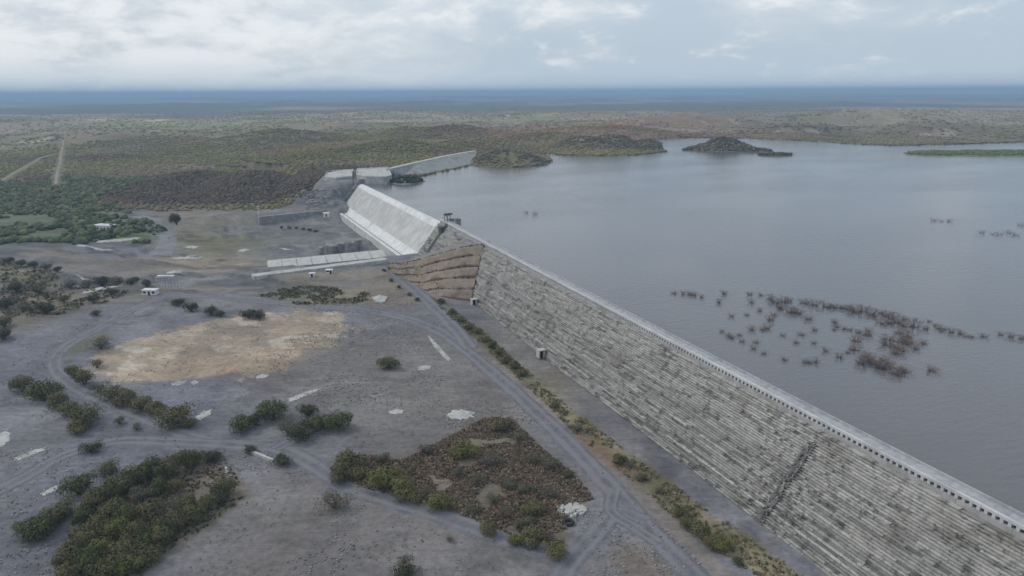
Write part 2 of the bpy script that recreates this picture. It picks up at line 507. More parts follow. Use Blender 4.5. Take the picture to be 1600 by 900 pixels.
# ------------------------------------------------------------------ ground colour map
def P(pts, z=0.0):
    return [at(a, b, z) for a, b in pts]
TAN = P([(142, 572), (128, 560), (165, 545), (225, 528), (300, 508), (380, 494), (450, 488), (520, 492), (560, 506), (520, 530), (470, 560), (430, 580), (350, 587), (260, 592), (190, 592)])
TAN_HOT = P([(170, 585), (260, 560), (360, 560), (470, 545), (500, 545), (440, 578), (350, 587), (240, 594)])
TAN2 = P([(400, 462), (460, 446), (540, 452), (600, 462), (560, 474), (470, 478)])
BROWN_CUT = P([(560, 470), (575, 440), (600, 422), (625, 445), (650, 470), (630, 482)])
STRIP = [on_ground(*p) for p in [(672, 462), (712, 488), (760, 522), (830, 585), (880, 630), (960, 690), (1040, 750), (1130, 812), (1260, 905), (1190, 905), (1110, 855), (1060, 815), (980, 745), (900, 680), (840, 620), (770, 555), (700, 495)]]
VERGE = P([(735, 540), (790, 575), (850, 632), (920, 698), (1000, 765), (1070, 828), (1150, 905), (1115, 905), (1040, 838), (980, 775), (900, 705), (830, 640), (780, 590)])
STRIP_RED = P([(880, 665), (930, 690), (990, 740), (960, 735), (900, 690)])
LANE_TAN = P([(900, 560), (830, 590), (870, 625), (900, 640), (880, 600)])
SCRUB_TRI = P([(515, 735), (560, 712), (640, 715), (690, 690), (760, 652), (800, 655), (850, 705), (900, 745), (928, 780), (885, 800), (880, 850), (860, 866), (800, 838), (720, 806), (640, 782), (560, 762)])
THICKET = P([(90, 900), (110, 820), (190, 740), (290, 702), (345, 708), (370, 745), (385, 775), (330, 820), (260, 862), (215, 905)])
BR_TRI = P([(985, 850), (1040, 870), (1075, 905), (1000, 905), (960, 880)])
OLIVE = P([(0, 440), (0, 410), (60, 420), (130, 436), (210, 446), (160, 470), (100, 490), (0, 500)])
OLIVE2 = P([(0, 525), (60, 505), (150, 480), (120, 470), (0, 482)])
FIELD = P([(0, 415), (60, 428), (100, 438), (40, 442), (0, 440)])
MIDTAN = P([(180, 395), (330, 372), (500, 378), (545, 388), (470, 397), (380, 402), (250, 412)])
MIDOL = P([(270, 352), (390, 345), (520, 350), (500, 362), (380, 372), (280, 375)])
GREEN_BELT = P([(-200, 400), (0, 382), (120, 374), (235, 368), (245, 350), (190, 338), (160, 318), (230, 296), (260, 284), (120, 280), (0, 288), (-200, 300)])
GREEN_HOT = P([(150, 362), (180, 352), (235, 354), (235, 364), (190, 368)])
NEAR_VEG = P([(110, 560), (140, 545), (170, 520), (130, 530), (90, 545)])
HAUL = P([(240, 395), (262, 372), (275, 345), (232, 340), (225, 352), (250, 368), (235, 380)])

C = lambda *a: np.array(a)
def albedo(x, y, z):
    nA = fbm(x, y, 40, 4, 101); nB = fbm(x, y, 9, 4, 111, .6); nC = fbm(x, y, 260, 4, 121); nD = fbm(x, y, 900, 4, 131)
    r = np.hypot(x, y)
    s = x * D2[0] + y * D2[1]; n = x * N2[0] + y * N2[1]
    def L(a, b, f):
        return a * (1 - f[:, None]) + b * f[:, None]
    base = np.tile(C(.152, .152, .175), (len(x), 1))
    base = L(base, C(.188, .185, .197), smooth(.46, .72, nA))
    base = L(base, C(.112, .111, .125), smooth(.55, .75, nB) * .8)
    base = L(base, C(.175, .155, .135), smooth(.54, .70, nC) * .6)
    def blob(poly, colr, w, k=1.0, amp=1.0):
        nonlocal base
        d = sdist(x, y, poly) + (nB - .5) * 14 * amp + (nA - .5) * 14 * amp
        base = L(base, colr, smooth(-w, w, d) * k)
    pal = L(np.tile(C(.335, .272, .208), (len(x), 1)), C(.265, .222, .178), smooth(.42, .62, nB))
    def blobp(poly, arr, w, k=1.0, amp=1.0):
        nonlocal base
        d = sdist(x, y, poly) + (nB - .5) * 14 * amp + (nA - .5) * 14 * amp
        f = (smooth(-w, w, d) * k)[:, None]
        base = base * (1 - f) + arr * f
    d = sdist(x, y, TAN) + (nB - .5) * 22 + (nA - .5) * 12 + (fbm(x, y, 3.5, 3, 191) - .5) * 9
    f = smooth(-1.2, 1.2, d)[:, None]
    base = base * (1 - f) + pal * f
    st_ = smooth(.60, .68, fbm(x * .45 + y * .2, y * 1.0, 6, 4, 195)) * f[:, 0]
    base = L(base, C(.47, .42, .35), st_ * .7)
    blob(TAN_HOT, C(.37, .275, .195), 8, .5)
    blob(TAN2, C(.215, .190, .130), 8, .9)
    blob(BROWN_CUT, C(.20, .165, .130), 5, .85)
    grassy = L(np.tile(C(.235, .195, .125), (len(x), 1)), C(.150, .135, .075), smooth(.4, .6, nB))
    d = sdist(x, y, STRIP) + (nB - .5) * 5
    f = smooth(-1.5, 1.5, d)[:, None] * .9
    base = base * (1 - f) + grassy * f
    blob(VERGE, C(.200, .172, .155), 2.0, .8, .3)
    blob(STRIP_RED, C(.19, .125, .09), 2, .7, .3)
    blob(LANE_TAN, C(.19, .17, .13), 5, .6, .5)
    scr = L(np.tile(C(.185, .142, .112), (len(x), 1)), C(.165, .142, .104), smooth(.42, .6, nB))
    blobp(SCRUB_TRI, scr, 1.5, .95, .3)
    blobp(THICKET, scr * .85, 2.5, .9, .3)
    blob(BR_TRI, C(.20, .165, .130), 3, .7, .4)
    blob(OLIVE, C(.150, .130, .085), 12, .85)
    blob(OLIVE2, C(.16, .14, .11), 10, .6)
    blob(FIELD, C(.235, .220, .130), 8, .85)
    blob(MIDTAN, C(.265, .215, .155), 16, .85)
    pl = smooth(.50, .62, fbm(x * .35 + y * .1, y, 22, 4, 151)) * smooth(330, 420, y) * (1 - smooth(700, 760, y))
    base = L(base, C(.225, .195, .150), pl * .7)
    pl = smooth(.54, .64, fbm(x * .3 - y * .1, y, 16, 4, 161)) * smooth(300, 400, y) * (1 - smooth(700, 760, y))
    base = L(base, C(.085, .083, .086), pl * .7)
    blob(MIDOL, C(.185, .172, .095), 14, .8)
    blob(NEAR_VEG, C(.13, .125, .08), 4, .8, .4)
    # beyond the works: dry scrubland
    far = smooth(660, 740, y + .06 * np.abs(x) + (nA - .5) * 40)
    keep = smooth(740, 690, s) * smooth(-60, 0, n)
    far = far * (1 - keep)
    land = L(np.tile(C(.165, .132, .092), (len(x), 1)), C(.145, .132, .068), smooth(.40, .60, nC))
    land = L(land, C(.155, .098, .066), smooth(.50, .66, nD) * .85 * smooth(1080, 1300, r))
    org = np.exp(-(((x - 180) / 520) ** 2 + ((y - 1650) / 420) ** 2))
    land = L(land, C(.215, .135, .090), smooth(.25, .7, org) * .7)
    mv = smooth(300, 700, x) * smooth(1150, 1350, r)
    land = L(land, C(.165, .132, .094), mv * .65)
    land = land * (.60 + .80 * fbm(x, y, 130, 4, 171))[:, None]
    land = L(land, C(.32, .27, .21), smooth(.70, .78, fbm(x, y, 70, 4, 175)) * smooth(1200, 1600, r) * .8)
    land = L(land, C(.165, .140, .100), smooth(.62, .72, nA) * .5)
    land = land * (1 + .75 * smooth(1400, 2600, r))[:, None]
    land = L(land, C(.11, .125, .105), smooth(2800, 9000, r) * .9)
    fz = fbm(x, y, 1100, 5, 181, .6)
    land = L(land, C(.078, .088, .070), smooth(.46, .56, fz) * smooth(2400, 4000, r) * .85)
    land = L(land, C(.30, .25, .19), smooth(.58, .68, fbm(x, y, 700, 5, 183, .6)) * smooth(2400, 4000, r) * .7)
    ft = far[:, None]
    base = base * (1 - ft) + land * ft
    blob(GREEN_BELT, C(.105, .120, .065), 25, .8)
    blob(GREEN_HOT, C(.115, .150, .045), 6, .8, .4)
    blob(HAUL, C(.19, .19, .20), 5, .8, .5)
    tm_ = smooth(395, 440, s) * (1 - smooth(690, 712, s)) * smooth(-150, -90, n) * (1 - smooth(88, 104, n))
    tf = fbm(x * .55 + y * .25, y, 46, 4, 88)
    sc_ = np.maximum(smooth(.44, .455, tf) * (1 - smooth(.47, .485, tf)), smooth(.54, .555, tf) * (1 - smooth(.57, .585, tf)))
    base = L(base, C(.085, .080, .078), sc_ * tm_ * .75)
    base = L(base, C(.215, .190, .155), smooth(.575, .62, tf) * tm_ * .6)
    # excavated channel: bare dark rock
    ch = smooth(468, 484, s) * (1 - smooth(690, 712, s)) * smooth(-10, 60, n)
    rock = L(np.tile(C(.130, .130, .142), (len(x), 1)), C(.200, .198, .195), smooth(.42, .6, nB))
    base = base * (1 - ch[:, None] * .85) + rock * ch[:, None] * .85
    # rock cut left of the abutment
    cut = smooth(690, 715, s) * (1 - smooth(770, 800, s)) * smooth(60, 80, n) * (1 - smooth(190, 200, n))
    base = base * (1 - cut[:, None] * .9) + rock * 1.15 * cut[:, None] * .9
    # low green island, wet shore rims
    gi = np.zeros(len(x))
    for (px, py) in ((1465, 240), (1530, 240.5), (1600, 240)):
        c = at(px, py, 18)
        gi = np.maximum(gi, (((x - c[0]) / 85) ** 2 + ((y - c[1]) / 75) ** 2 < 1).astype(float))
    base = base * (1 - gi[:, None]) + C(.130, .152, .058) * gi[:, None]
    ds = seg_dist(x, y, SHORE, closed=False)
    sg = smooth(60, 10, ds) * (r > 1150) * smooth(.45, .6, nC)
    base = L(base, C(.105, .125, .05), sg * .8)
    rim = smooth(18.9, 18.2, z) * (y > 800) * (ds < 60)
    base = L(base, C(.075, .070, .062), rim * .7)
    return np.clip(base, .01, .9)

# ------------------------------------------------------------------ ground sheet
az = np.concatenate([np.arange(-58, 58, .2), np.arange(58, 302, 4.0)])
az = np.radians(az)
rad = [8.0, 45, 80]
r_ = 100.0
while r_ < 4000: rad.append(r_); r_ *= 1.0085
while r_ < 40000: rad.append(r_); r_ *= 1.03
rad.append(40000.0)
rad = np.array(rad)
AA, RR = np.meshgrid(az, rad)
gx = (RR * np.sin(AA)).ravel(); gy = (RR * np.cos(AA)).ravel()
gzv = hgt(gx, gy)
na, nr = len(az), len(rad)
i = np.arange(nr - 1)[:, None] * na; j = np.arange(na)[None, :]
j2 = (j + 1) % na
quads = np.stack([i + j, i + j2, i + na + j2, i + na + j], -1).reshape(-1, 4)[:, ::-1]
galb = albedo(gx, gy, gzv)
gv = np.stack([gx, gy, gzv], -1)
gv = np.vstack([gv, [[0, 0, gz(0, 0)]]])
galb = np.vstack([galb, galb[:1]])
fan = np.stack([np.full(na, len(gv) - 1), np.arange(na), (np.arange(na) + 1) % na, (np.arange(na) + 1) % na], -1)
fan3 = fan[:, :3][:, ::-1]
me = mesh_np('ground', gv, quads, M_ground, {'albedo': galb}, True)
ground = tag(link('ground', me), kind='structure')

# ------------------------------------------------------------------ water
M_water, nt, b = new_mat('reservoir_water', .10, .5)
b.inputs['IOR'].default_value = 1.75
v1 = pos(nt, (1.0, .42, 1), R(20))
h = noise(nt, v1, .24, 3, .55, .3)
h2 = noise(nt, pos(nt, (1.0, .5, 1), R(-12)), .6, 3, .6)
hh = mathn(nt, 'ADD', h, mathn(nt, 'MULTIPLY', h2, .15))
slick = rampf(nt, noise(nt, pos(nt, (160, 70, 1), R(25)), 1.0, 5, .65), .35, .65, .45, 1.0)
bp = tnode(nt, 'ShaderNodeBump'); bp.inputs['Distance'].default_value = 0.24
nt.links.new(hh, bp.inputs['Height']); nt.links.new(slick, bp.inputs['Strength'])
nt.links.new(bp.outputs[0], b.inputs['Normal'])
c = mixc(nt, noise(nt, pos(nt), .012, 4), (.092, .087, .093), (.112, .106, .111))
nt.links.new(c, b.inputs['Base Color'])
wp = [dn(DAM_S0 - 40, 144.9), dn(459, 144.9), dn(459, 148), dn(716, 140.5), dn(760, 130)] + [np.array([-150, 1100, 0]), np.array([200, 1600, 0]), np.array([2400, 1600, 0]), np.array([2400, -400, 0])]
wv = [(p[0], p[1], WATER_Z) for p in wp]
tag(link('reservoir_water', mesh_np('reservoir_water', wv, [list(range(len(wv)))[::-1]], M_water)), kind='structure')

# ------------------------------------------------------------------ roads
def road(name, px, w, dz=.10, step=2.5, z=None, jit=.35, mat=None):
    pts = np.array([on_ground(*p)[:2] for p in px])
    # Catmull-Rom
    out = []
    for k in range(len(pts) - 1):
        p0 = pts[max(k - 1, 0)]; p1 = pts[k]; p2 = pts[k + 1]; p3 = pts[min(k + 2, len(pts) - 1)]
        L_ = np.linalg.norm(p2 - p1); m_ = max(2, int(L_ / step))
        for t in np.linspace(0, 1, m_, endpoint=False):
            out.append(.5 * ((2 * p1) + (-p0 + p2) * t + (2 * p0 - 5 * p1 + 4 * p2 - p3) * t * t + (-p0 + 3 * p1 - 3 * p2 + p3) * t ** 3))
    out.append(pts[-1]); out = np.array(out)
    tg = np.gradient(out, axis=0); tg /= np.linalg.norm(tg, axis=1)[:, None] + 1e-9
    nm = np.stack([-tg[:, 1], tg[:, 0]], -1)
    cross = np.array([-.5, -.40, -.27, -.20, 0, .20, .27, .40, .5]); tones = np.array([.0, .15, .75, .75, .2, .75, .75, .15, 0])
    k = len(cross)
    wj = w * (1 + jit * (fbm(out[:, 0], out[:, 1], 12, 3, 7) - .5))
    V = out[:, None, :] + nm[:, None, :] * (cross[None, :, None] * wj[:, None, None])
    V = V.reshape(-1, 2)
    Z = hgt(V[:, 0], V[:, 1]) + dz
    e = np.tile(np.abs(cross) > .45, len(out)); Z[e] -= dz + .05
    T = np.tile(tones, len(out)) * (.5 + fbm(V[:, 0], V[:, 1], 8, 3, 3))
    a = np.arange(len(out) - 1)[:, None] * k; bb = np.arange(k - 1)[None, :]
    F = np.stack([a + bb, a + bb + 1, a + k + bb + 1, a + k + bb], -1).reshape(-1, 4)
    me = mesh_np(name, np.column_stack([V, Z]), F[:, ::-1], mat or M_road, {'tone': T}, True)
    return tag(link(name, me), kind='structure')
road('road', [(1110, 925), (1050, 865), (985, 795), (920, 725), (850, 655), (790, 600), (735, 553), (690, 520), (640, 499), (580, 487), (500, 479), (400, 470), (320, 462), (262, 458)], 8.5)
road('ramp_road', [(735, 545), (712, 515), (680, 482), (650, 455), (625, 433), (605, 416)], 9.5, .16)
road('track', [(1010, 815), (965, 800), (930, 835), (890, 880), (860, 930)], 7.0, .13)
road('track', [(960, 765), (955, 800), (985, 820), (1030, 850)], 5.0, .15)
road('track', [(905, 880), (800, 845), (700, 810), (610, 782), (540, 758), (480, 722), (430, 700), (360, 695), (290, 680), (220, 650), (160, 625), (110, 600), (85, 570), (105, 540), (160, 510), (215, 480), (258, 460)], 7.5, .12)
road('track', [(345, 694), (260, 690), (180, 690), (100, 712), (40, 745), (-40, 785)], 7.0, .14)
road('track', [(430, 702), (455, 690), (490, 676), (520, 666)], 5.0, .15)

TRACK_PTS = [[on_ground(*q) for q in l] for l in ([(86, 292), (90, 270), (95, 250), (97, 236), (104, 224)], [(-10, 292), (20, 272), (45, 258), (66, 246), (88, 240)])]
road('dirt_track', [(86, 292), (90, 270), (95, 250), (97, 236), (104, 224)], 4.5, .5, jit=1.2, mat=M_dirt)
road('dirt_track', [(-10, 292), (20, 272), (45, 258), (66, 246), (88, 240)], 4.0, .5, jit=1.2, mat=M_dirt)
road('haul_road', [(252, 400), (262, 380), (262, 365), (248, 352), (232, 343), (215, 338)], 14, .3, mat=M_haul)
# dark cut rock face beside the chute
p = at(549, 383, -6)
rk = tag(empty('rock_outcrop', p), 'dark blocky rock face standing in the spillway channel', 'rock')
for k in range(14):
    c = p + np.array([random.uniform(-22, 5), random.uniform(-7, 7), 0])
    mb = MB(); w_ = random.uniform(3, 8); q = [c[:2] + w_ * random.uniform(.7, 1.1) * np.array([math.cos(a), math.sin(a)]) for a in np.linspace(0, 6.283, 7)[:-1]]
    mb.prism(q, -12, [ -3.5 - .12 * (p[0] - c[0]) + random.uniform(-1.2, 1.2) for _ in q], .12); mb.build('boulder', M_conc_dark, rk)

# ------------------------------------------------------------------ concrete dam
dam = tag(empty('concrete_dam', dn(250, BASE_N - .5, 0)), 'long stepped grey concrete dam wall with pale crest road beside the reservoir', 'dam')
NSTEP = 42
dz_ = CREST_Z / NSTEP
dnn = (FACE_N - BASE_N) / NSTEP
core = MB()
for (sa, sb) in ((DAM_S0, DAM_S1),):
    lo = [dn(sa, BASE_N + 1.3, -4), dn(sa, 145.4, -4), dn(sb, 145.4, -4), dn(sb, BASE_N + 1.3, -4)]
    hi = [dn(sa, FACE_N + 1.0, CREST_Z - 1.0), dn(sa, 145.4, CREST_Z - 1.0), dn(sb, 145.4, CREST_Z - 1.0), dn(sb, FACE_N + 1.0, CREST_Z - 1.0)]
    core.hexa(lo, hi)
core.build('dam_body', M_conc_dark, dam)
for k in range(38):
    mb = MB()
    s = DAM_S0
    z0, z1 = k * dz_ - (.6 if k else 3.0), (k + 1) * dz_
    n0 = BASE_N + k * dnn
    lift = .04 if (k % 3 == 0) else 0.0
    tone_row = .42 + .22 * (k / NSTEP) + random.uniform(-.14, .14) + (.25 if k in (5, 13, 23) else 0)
    while s < DAM_S1 - .01:
        Ls = random.uniform(2.2, 9)
        e = min(s + Ls, DAM_S1)
        tone = tone_row + random.uniform(-.16, .16)
        if abs(s - 120.5) < 12: e = min(s + 1.3, DAM_S1)
        if s < 110 < e: e = 110
        cut = random.uniform(0, .05) + lift
        top = random.uniform(-.03, .02)
        sm = (s + e) / 2
        low = 1 - k / NSTEP
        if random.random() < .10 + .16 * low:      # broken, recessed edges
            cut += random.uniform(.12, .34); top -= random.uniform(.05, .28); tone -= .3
        if abs(sm - 120.5) < 1.6 and k < 33:        # rough seam running down the face
            cut += random.uniform(-.5, .25); top += random.uniform(-.3, .35); tone = random.uniform(-.1, .18)
        tone = min(max(tone, 0), 1)
        mb.dbox(s, e, n0 + cut, n0 + 1.5, z1 - .25, z1 + top, tone)
        mb.dbox(s, e, n0 + cut + .34, n0 + 1.5, z0, z1 - .251, tone)
        s = e
        if 116 < s < 124: s = e
    mb.build('step', M_step, dam, tones=True)
# split points around the seam: small blocks
mb = MB()
for k in range(1, 34):
    for q in range(3):
        s = 119.4 + q * .8 + random.uniform(-.4, .4) - (k - 17) * .02
        n0 = BASE_N + k * dnn
        mb.dbox(s, s + random.uniform(.35, .8), n0 - random.uniform(.1, .55), n0 + .5, k * dz_ - .05, k * dz_ + random.uniform(.35, .9), random.choice((0, .05, .1, .1, .5)))
mb.build('rough_seam', M_step, dam, tones=True)
mb = MB(); mb.dbox(DAM_S0, DAM_S1, FACE_N + .56, 145.5, CREST_Z - .999, CREST_Z - .36); mb.build('crest_beam', M_conc_dark, dam)  # dark concrete chosen so the gaps between corbels look shaded
mb = MB(); mb.dbox(DAM_S0, DAM_S1, FACE_N - .75, 145.8, CREST_Z - .35, CREST_Z + .02); mb.build('crest_slab', M_crest, dam)
mb = MB(); mb.dbox(DAM_S0, DAM_S1, 142.9, 145.25, CREST_Z + .024, CREST_Z + .10); mb.build('crest_road', M_parapet, dam)
mb = MB(); mb.dbox(DAM_S0, DAM_S1, FACE_N - .78, FACE_N - .45, CREST_Z - .37, CREST_Z + .30); mb.build('kerb', M_crest, dam)
mb = MB(); mb.dbox(DAM_S0, DAM_S1, 145.3, 145.62, CREST_Z + .03, CREST_Z + .75); mb.build('parapet', M_parapet, dam)
# upper smooth wall under the crest
mb = MB()
s = DAM_S0
while s < DAM_S1:
    e = min(s + 12, DAM_S1)
    mb.dbox(s + .03, e - .03, FACE_N - .77 + random.uniform(0, .05), FACE_N + .55, CREST_Z - 3.2, CREST_Z - 1.3, random.uniform(.5, .8))
    s = e
mb.build('crest_wall', M_crest_wall, dam)
mbc = MB(); mbc.hexa([dn(0, -.72, -1.31), dn(0, .5, -1.31), dn(.70, .5, -1.31), dn(.70, -.72, -1.31)], [dn(0, -.72, -.352), dn(0, .5, -.352), dn(.70, .5, -.352), dn(.70, -.72, -.352)])
proto = None
s = 40.0
nb = 0
while s < DAM_S1 - 2 and nb < 280:
    loc = dn(s, FACE_N - .02, CREST_Z) - np.array(dam.location)
    if proto is None:
        me = mesh_np('corbel', mbc.v, mbc.f, M_crest)
        proto = me
    link('corbel', proto, dam, loc)
    s += 1.62; nb += 1
mb = MB(); mb.dbox(DAM_S0, DAM_S1, FACE_N + .30, FACE_N + .54, CREST_Z - 1.298, CREST_Z - .353); mb.build('corbel_gap_shade', M_dark_fill, dam)  # near-black panel behind the corbels: shade of the gaps painted as colour
# gallery portals at the foot of the face
for (px, py) in ((751, 475), (850, 557)):
    g0 = at(px, py, 0); s0 = g0[:2] @ D2
    nn = BASE_N
    pm = MB()
    pm.dbox(s0 - .9, s0 + 2.0, nn - 2.2, nn - 1.7, -.3, 3.0); pm.dbox(s0 - .9, s0 + 2.0, nn - .1, nn + .6, -.3, 3.0)
    pm.dbox(s0 - 1.0, s0 + 2.1, nn - 2.3, nn + 1.2, 3.001, 3.3)
    po = pm.build('gallery_portal', M_conc, dam)
    om = MB(); om.dbox(s0 - .1, s0 + 1.9, nn - 1.69, nn - .11, -.2, 2.99)
    om.build('opening', M_dark_fill, po)

# ------------------------------------------------------------------ spillway
SP0, SP1 = dn(459.6, 147.4), dn(717, 139.4)
sd = (SP1 - SP0)[:2]; SPL = np.linalg.norm(sd); sd = sd / SPL; sn_ = np.array([sd[1], -sd[0]])
def sp(t, q, z):
    p = SP0[:2] + sd * t + sn_ * q
    return np.array([p[0], p[1], z])
spw = tag(empty('spillway', sp(SPL / 2, -24, -9)), 'broad smooth pale concrete spillway chute with bright rounded crest beside the reservoir', 'spillway')
OGEE = [(3.6, 0), (3.6, 17.0), (3.2, 18.8), (2.2, 19.7), (.6, 20.15), (-.8, 20.1), (-2.4, 19.45), (-3.6, 18.45), (-4.6, 17.2)]
GLAC = [(-4.6, 17.2), (-12, 8.0), (-18.4, 0.0)]
APRON = [(-18.4, 0.0), (-20.2, -2.1), (-22.0, -3.5), (-24.0, -4.2), (-25.6, -4.1)]
def loft(name, prof, mat, t0, t1, parent, thick=1.5, smooth_=False):
    k = len(prof)
    vs, fs = [], []
    under = [(q + .2, z - thick) for q, z in prof]
    ring = prof + under[::-1]
    for t in (t0, t1):
        vs += [sp(t, q, z) for q, z in ring]
    m_ = len(ring)
    mb = MB(); mb.add(vs, [[a, (a + 1) % m_, m_ + (a + 1) % m_, m_ + a] for a in range(m_)] + [[a, a + 1, m_ - 2 - a, m_ - 1 - a] for a in range(k - 1)] + [[m_ + m_ - 1 - a, m_ + m_ - 2 - a, m_ + a + 1, m_ + a] for a in range(k - 1)])
    return mb.build(name, mat, parent, smooth_)
npan = 16
for k in range(npan):
    t0 = SPL * k / npan + .08; t1 = SPL * (k + 1) / npan - .08
    loft('crest_block', OGEE, M_conc_white, t0, t1, spw)
    loft('glacis_panel', GLAC, M_glacis, t0, t1, spw)
    loft('apron_slab', APRON, M_conc_white, t0, t1, spw)
mb = MB()
lo = [sp(0, -26.4, -12), sp(0, 3.0, -12), sp(SPL, 3.0, -12), sp(SPL, -26.4, -12)]
hi = [sp(0, -26.4, -6.4), sp(0, 3.0, -6.4), sp(SPL, 3.0, -6.4), sp(SPL, -26.4, -6.4)]
mb.hexa(lo, hi)
lo = [sp(0, -18, -6.4), sp(0, 3.3, -6.4), sp(SPL, 3.3, -6.4), sp(SPL, -18, -6.4)]
hi = [sp(0, -2.2, 15.5), sp(0, 3.3, 15.5), sp(SPL, 3.3, 15.5), sp(SPL, -2.2, 15.5)]
mb.hexa(lo, hi)
mb.build('spillway_body', M_conc_dark, spw)
mb = MB()
for k in range(12):
    t0 = SPL * k / 12 + .05; t1 = SPL * (k + 1) / 12 - .05
    mb.hexa([sp(t0, -31.0, -12), sp(t0, -27.4, -12), sp(t1, -27.4, -12), sp(t1, -31.0, -12)], [sp(t0, -29.5, -4.3), sp(t0, -27.4, -4.3), sp(t1, -27.4, -4.3), sp(t1, -29.5, -4.3)])
    es = mb.build('end_sill', M_conc, spw)
    cap = MB(); cap.hexa([sp(t0, -29.7, -4.298), sp(t0, -27.2, -4.298), sp(t1, -27.2, -4.298), sp(t1, -29.7, -4.298)], [sp(t0, -29.7, -3.7), sp(t0, -27.2, -3.7), sp(t1, -27.2, -3.7), sp(t1, -29.7, -3.7)])
    cap.build('sill_cap', M_conc_white, es)
    mb = MB()
for k, (q, z) in enumerate([(-7.3, 13.85), (-10.2, 10.25), (-13.1, 6.63), (-15.9, 3.13)]):
    mb = MB(); mb.hexa([sp(.1, q - .12, z - .14), sp(.1, q + .06, z - .14), sp(SPL - .1, q + .06, z - .14), sp(SPL - .1, q - .12, z - .14)], [sp(.1, q - .05, z + .06), sp(.1, q + .06, z + .12), sp(SPL - .1, q + .06, z + .12), sp(SPL - .1, q - .05, z + .06)]); mb.build('lift_joint', M_glacis, spw)
# training walls following the chute
def twall(t0, t1, rise, mat, name='training_wall'):
    prof = [(4.6, 25.0), (-3.0, 25.0), (-6.0, 17.2 + rise), (-18.8, 1.2 + rise), (-22.5, -2.4 + rise), (-28.0, -2.8 + rise)]
    bot = [(4.6, 0.0), (-3, -8), (-6, -10), (-18.8, -12), (-22.5, -12), (-28.0, -12)]
    k = len(prof); ring = prof + bot[::-1]; m_ = len(ring)
    vs = [sp(t, q, z) for t in (t0, t1) for q, z in ring]
    fs = [[a, (a + 1) % m_, m_ + (a + 1) % m_, m_ + a] for a in range(m_)]
    fs += [[a, a + 1, m_ - 2 - a, m_ - 1 - a] for a in range(k - 1)] + [[m_ + m_ - 1 - a, m_ + m_ - 2 - a, m_ + a + 1, m_ + a] for a in range(k - 1)]
    mb = MB(); mb.add(vs, fs)
    return mb.build(name, mat, spw)
twall(-2.3, -.05, 3.0, M_conc_dark)
twall(SPL + .05, SPL + 2.3, 3.0, M_conc_dark)

# ------------------------------------------------------------------ terraced earth fill between dam and chute
top = [(372, 141.5, 24.2), (376, 132, 23.0), (384, 120, 19.0), (398, 109.5, 12.5), (414, 102, 7.5), (430, 96.5, 4.5)]
foot = [(341.5, 122.0, -.3), (347, 116, -.3), (355, 110, -.3), (369, 103.5, -4.0), (393, 99.0, -7.0), (416, 95.5, -9.0)]
top = np.array(top); foot = np.array(foot)
def resample(a, m_):
    u = np.linspace(0, len(a) - 1, m_); i = np.minimum(u.astype(int), len(a) - 2); f = (u - i)[:, None]
    return a[i] * (1 - f) + a[i + 1] * f
MU = 70
T_, F_ = resample(top, MU), resample(foot, MU)
fillt = tag(empty('earth_embankment', dn(400, 110, 0)), 'terraced brown earth embankment filling the corner between dam and spillway', 'embankment')
NT = 5
for k in range(NT):
    rows = []
    tones = []
    # each tier: sloping face then a flat bench
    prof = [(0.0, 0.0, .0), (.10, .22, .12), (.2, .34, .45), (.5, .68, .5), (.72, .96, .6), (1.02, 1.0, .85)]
    for (h_, v_, tn_) in prof:
        a = (k + h_) / NT; bz = min((k + v_) / NT, 1.0)
        pts = F_ + (T_ - F_) * a
        zz = F_[:, 2] + (T_[:, 2] - F_[:, 2]) * bz
        w = np.array([dn(p[0], p[1], 0) for p in pts])
        j = (fbm(w[:, 0], w[:, 1], 7, 3, 40 + k) - .5)
        w[:, 0] += j * .35; w[:, 1] += j * .3
        w[:, 2] = zz + (fbm(w[:, 0], w[:, 1], 9, 3, 60) - .5) * .35
        rows.append(w)
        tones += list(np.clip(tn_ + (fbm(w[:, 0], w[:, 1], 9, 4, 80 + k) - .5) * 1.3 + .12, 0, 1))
    V = np.concatenate(rows) - np.array(fillt.location)
    a = np.arange(len(prof) - 1)[:, None] * MU; bb = np.arange(MU - 1)[None, :]
    Fq = np.stack([a + bb, a + MU + bb, a + MU + bb + 1, a + bb + 1], -1).reshape(-1, 4)
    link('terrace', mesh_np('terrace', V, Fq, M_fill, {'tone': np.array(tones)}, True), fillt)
bt = []
for _ in range(1500):
    u = random.randrange(MU); h_ = (random.randrange(NT) + random.gauss(.92, .16)) / NT
    h_ = min(max(h_, 0.02), 1.0)
    p = F_[u] + (T_[u] - F_[u]) * h_
    w = dn(p[0] + random.uniform(-.5, .5), p[1] + random.uniform(-.5, .5), F_[u][2] + (T_[u][2] - F_[u][2]) * h_ + .15)
    bt.append(w)
bt = np.array(bt); mq = len(bt)
nr_ = rng.normal(size=(mq, 3)); nr_[:, 2] = abs(nr_[:, 2]) + .2; nr_ /= np.linalg.norm(nr_, axis=1)[:, None]
uu = np.cross(nr_, rng.normal(size=(mq, 3))); uu /= np.linalg.norm(uu, axis=1)[:, None]; ww = np.cross(nr_, uu); ee = rng.uniform(.3, .9, (mq, 1))
Vb = np.stack([bt - uu * ee, bt - ww * ee * .6, bt + uu * ee, bt + ww * ee * .6], 1).reshape(-1, 3) - np.array(fillt.location)
cb = np.repeat(np.array([(.085, .085, .045), (.13, .12, .07), (.08, .06, .045)])[rng.integers(0, 3, mq)], 4, axis=0)
link('bench_grass', mesh_np('bench_grass', Vb, np.arange(mq * 4).reshape(-1, 4), M_scrub, {'albedo': cb}), fillt)['kind'] = 'stuff'
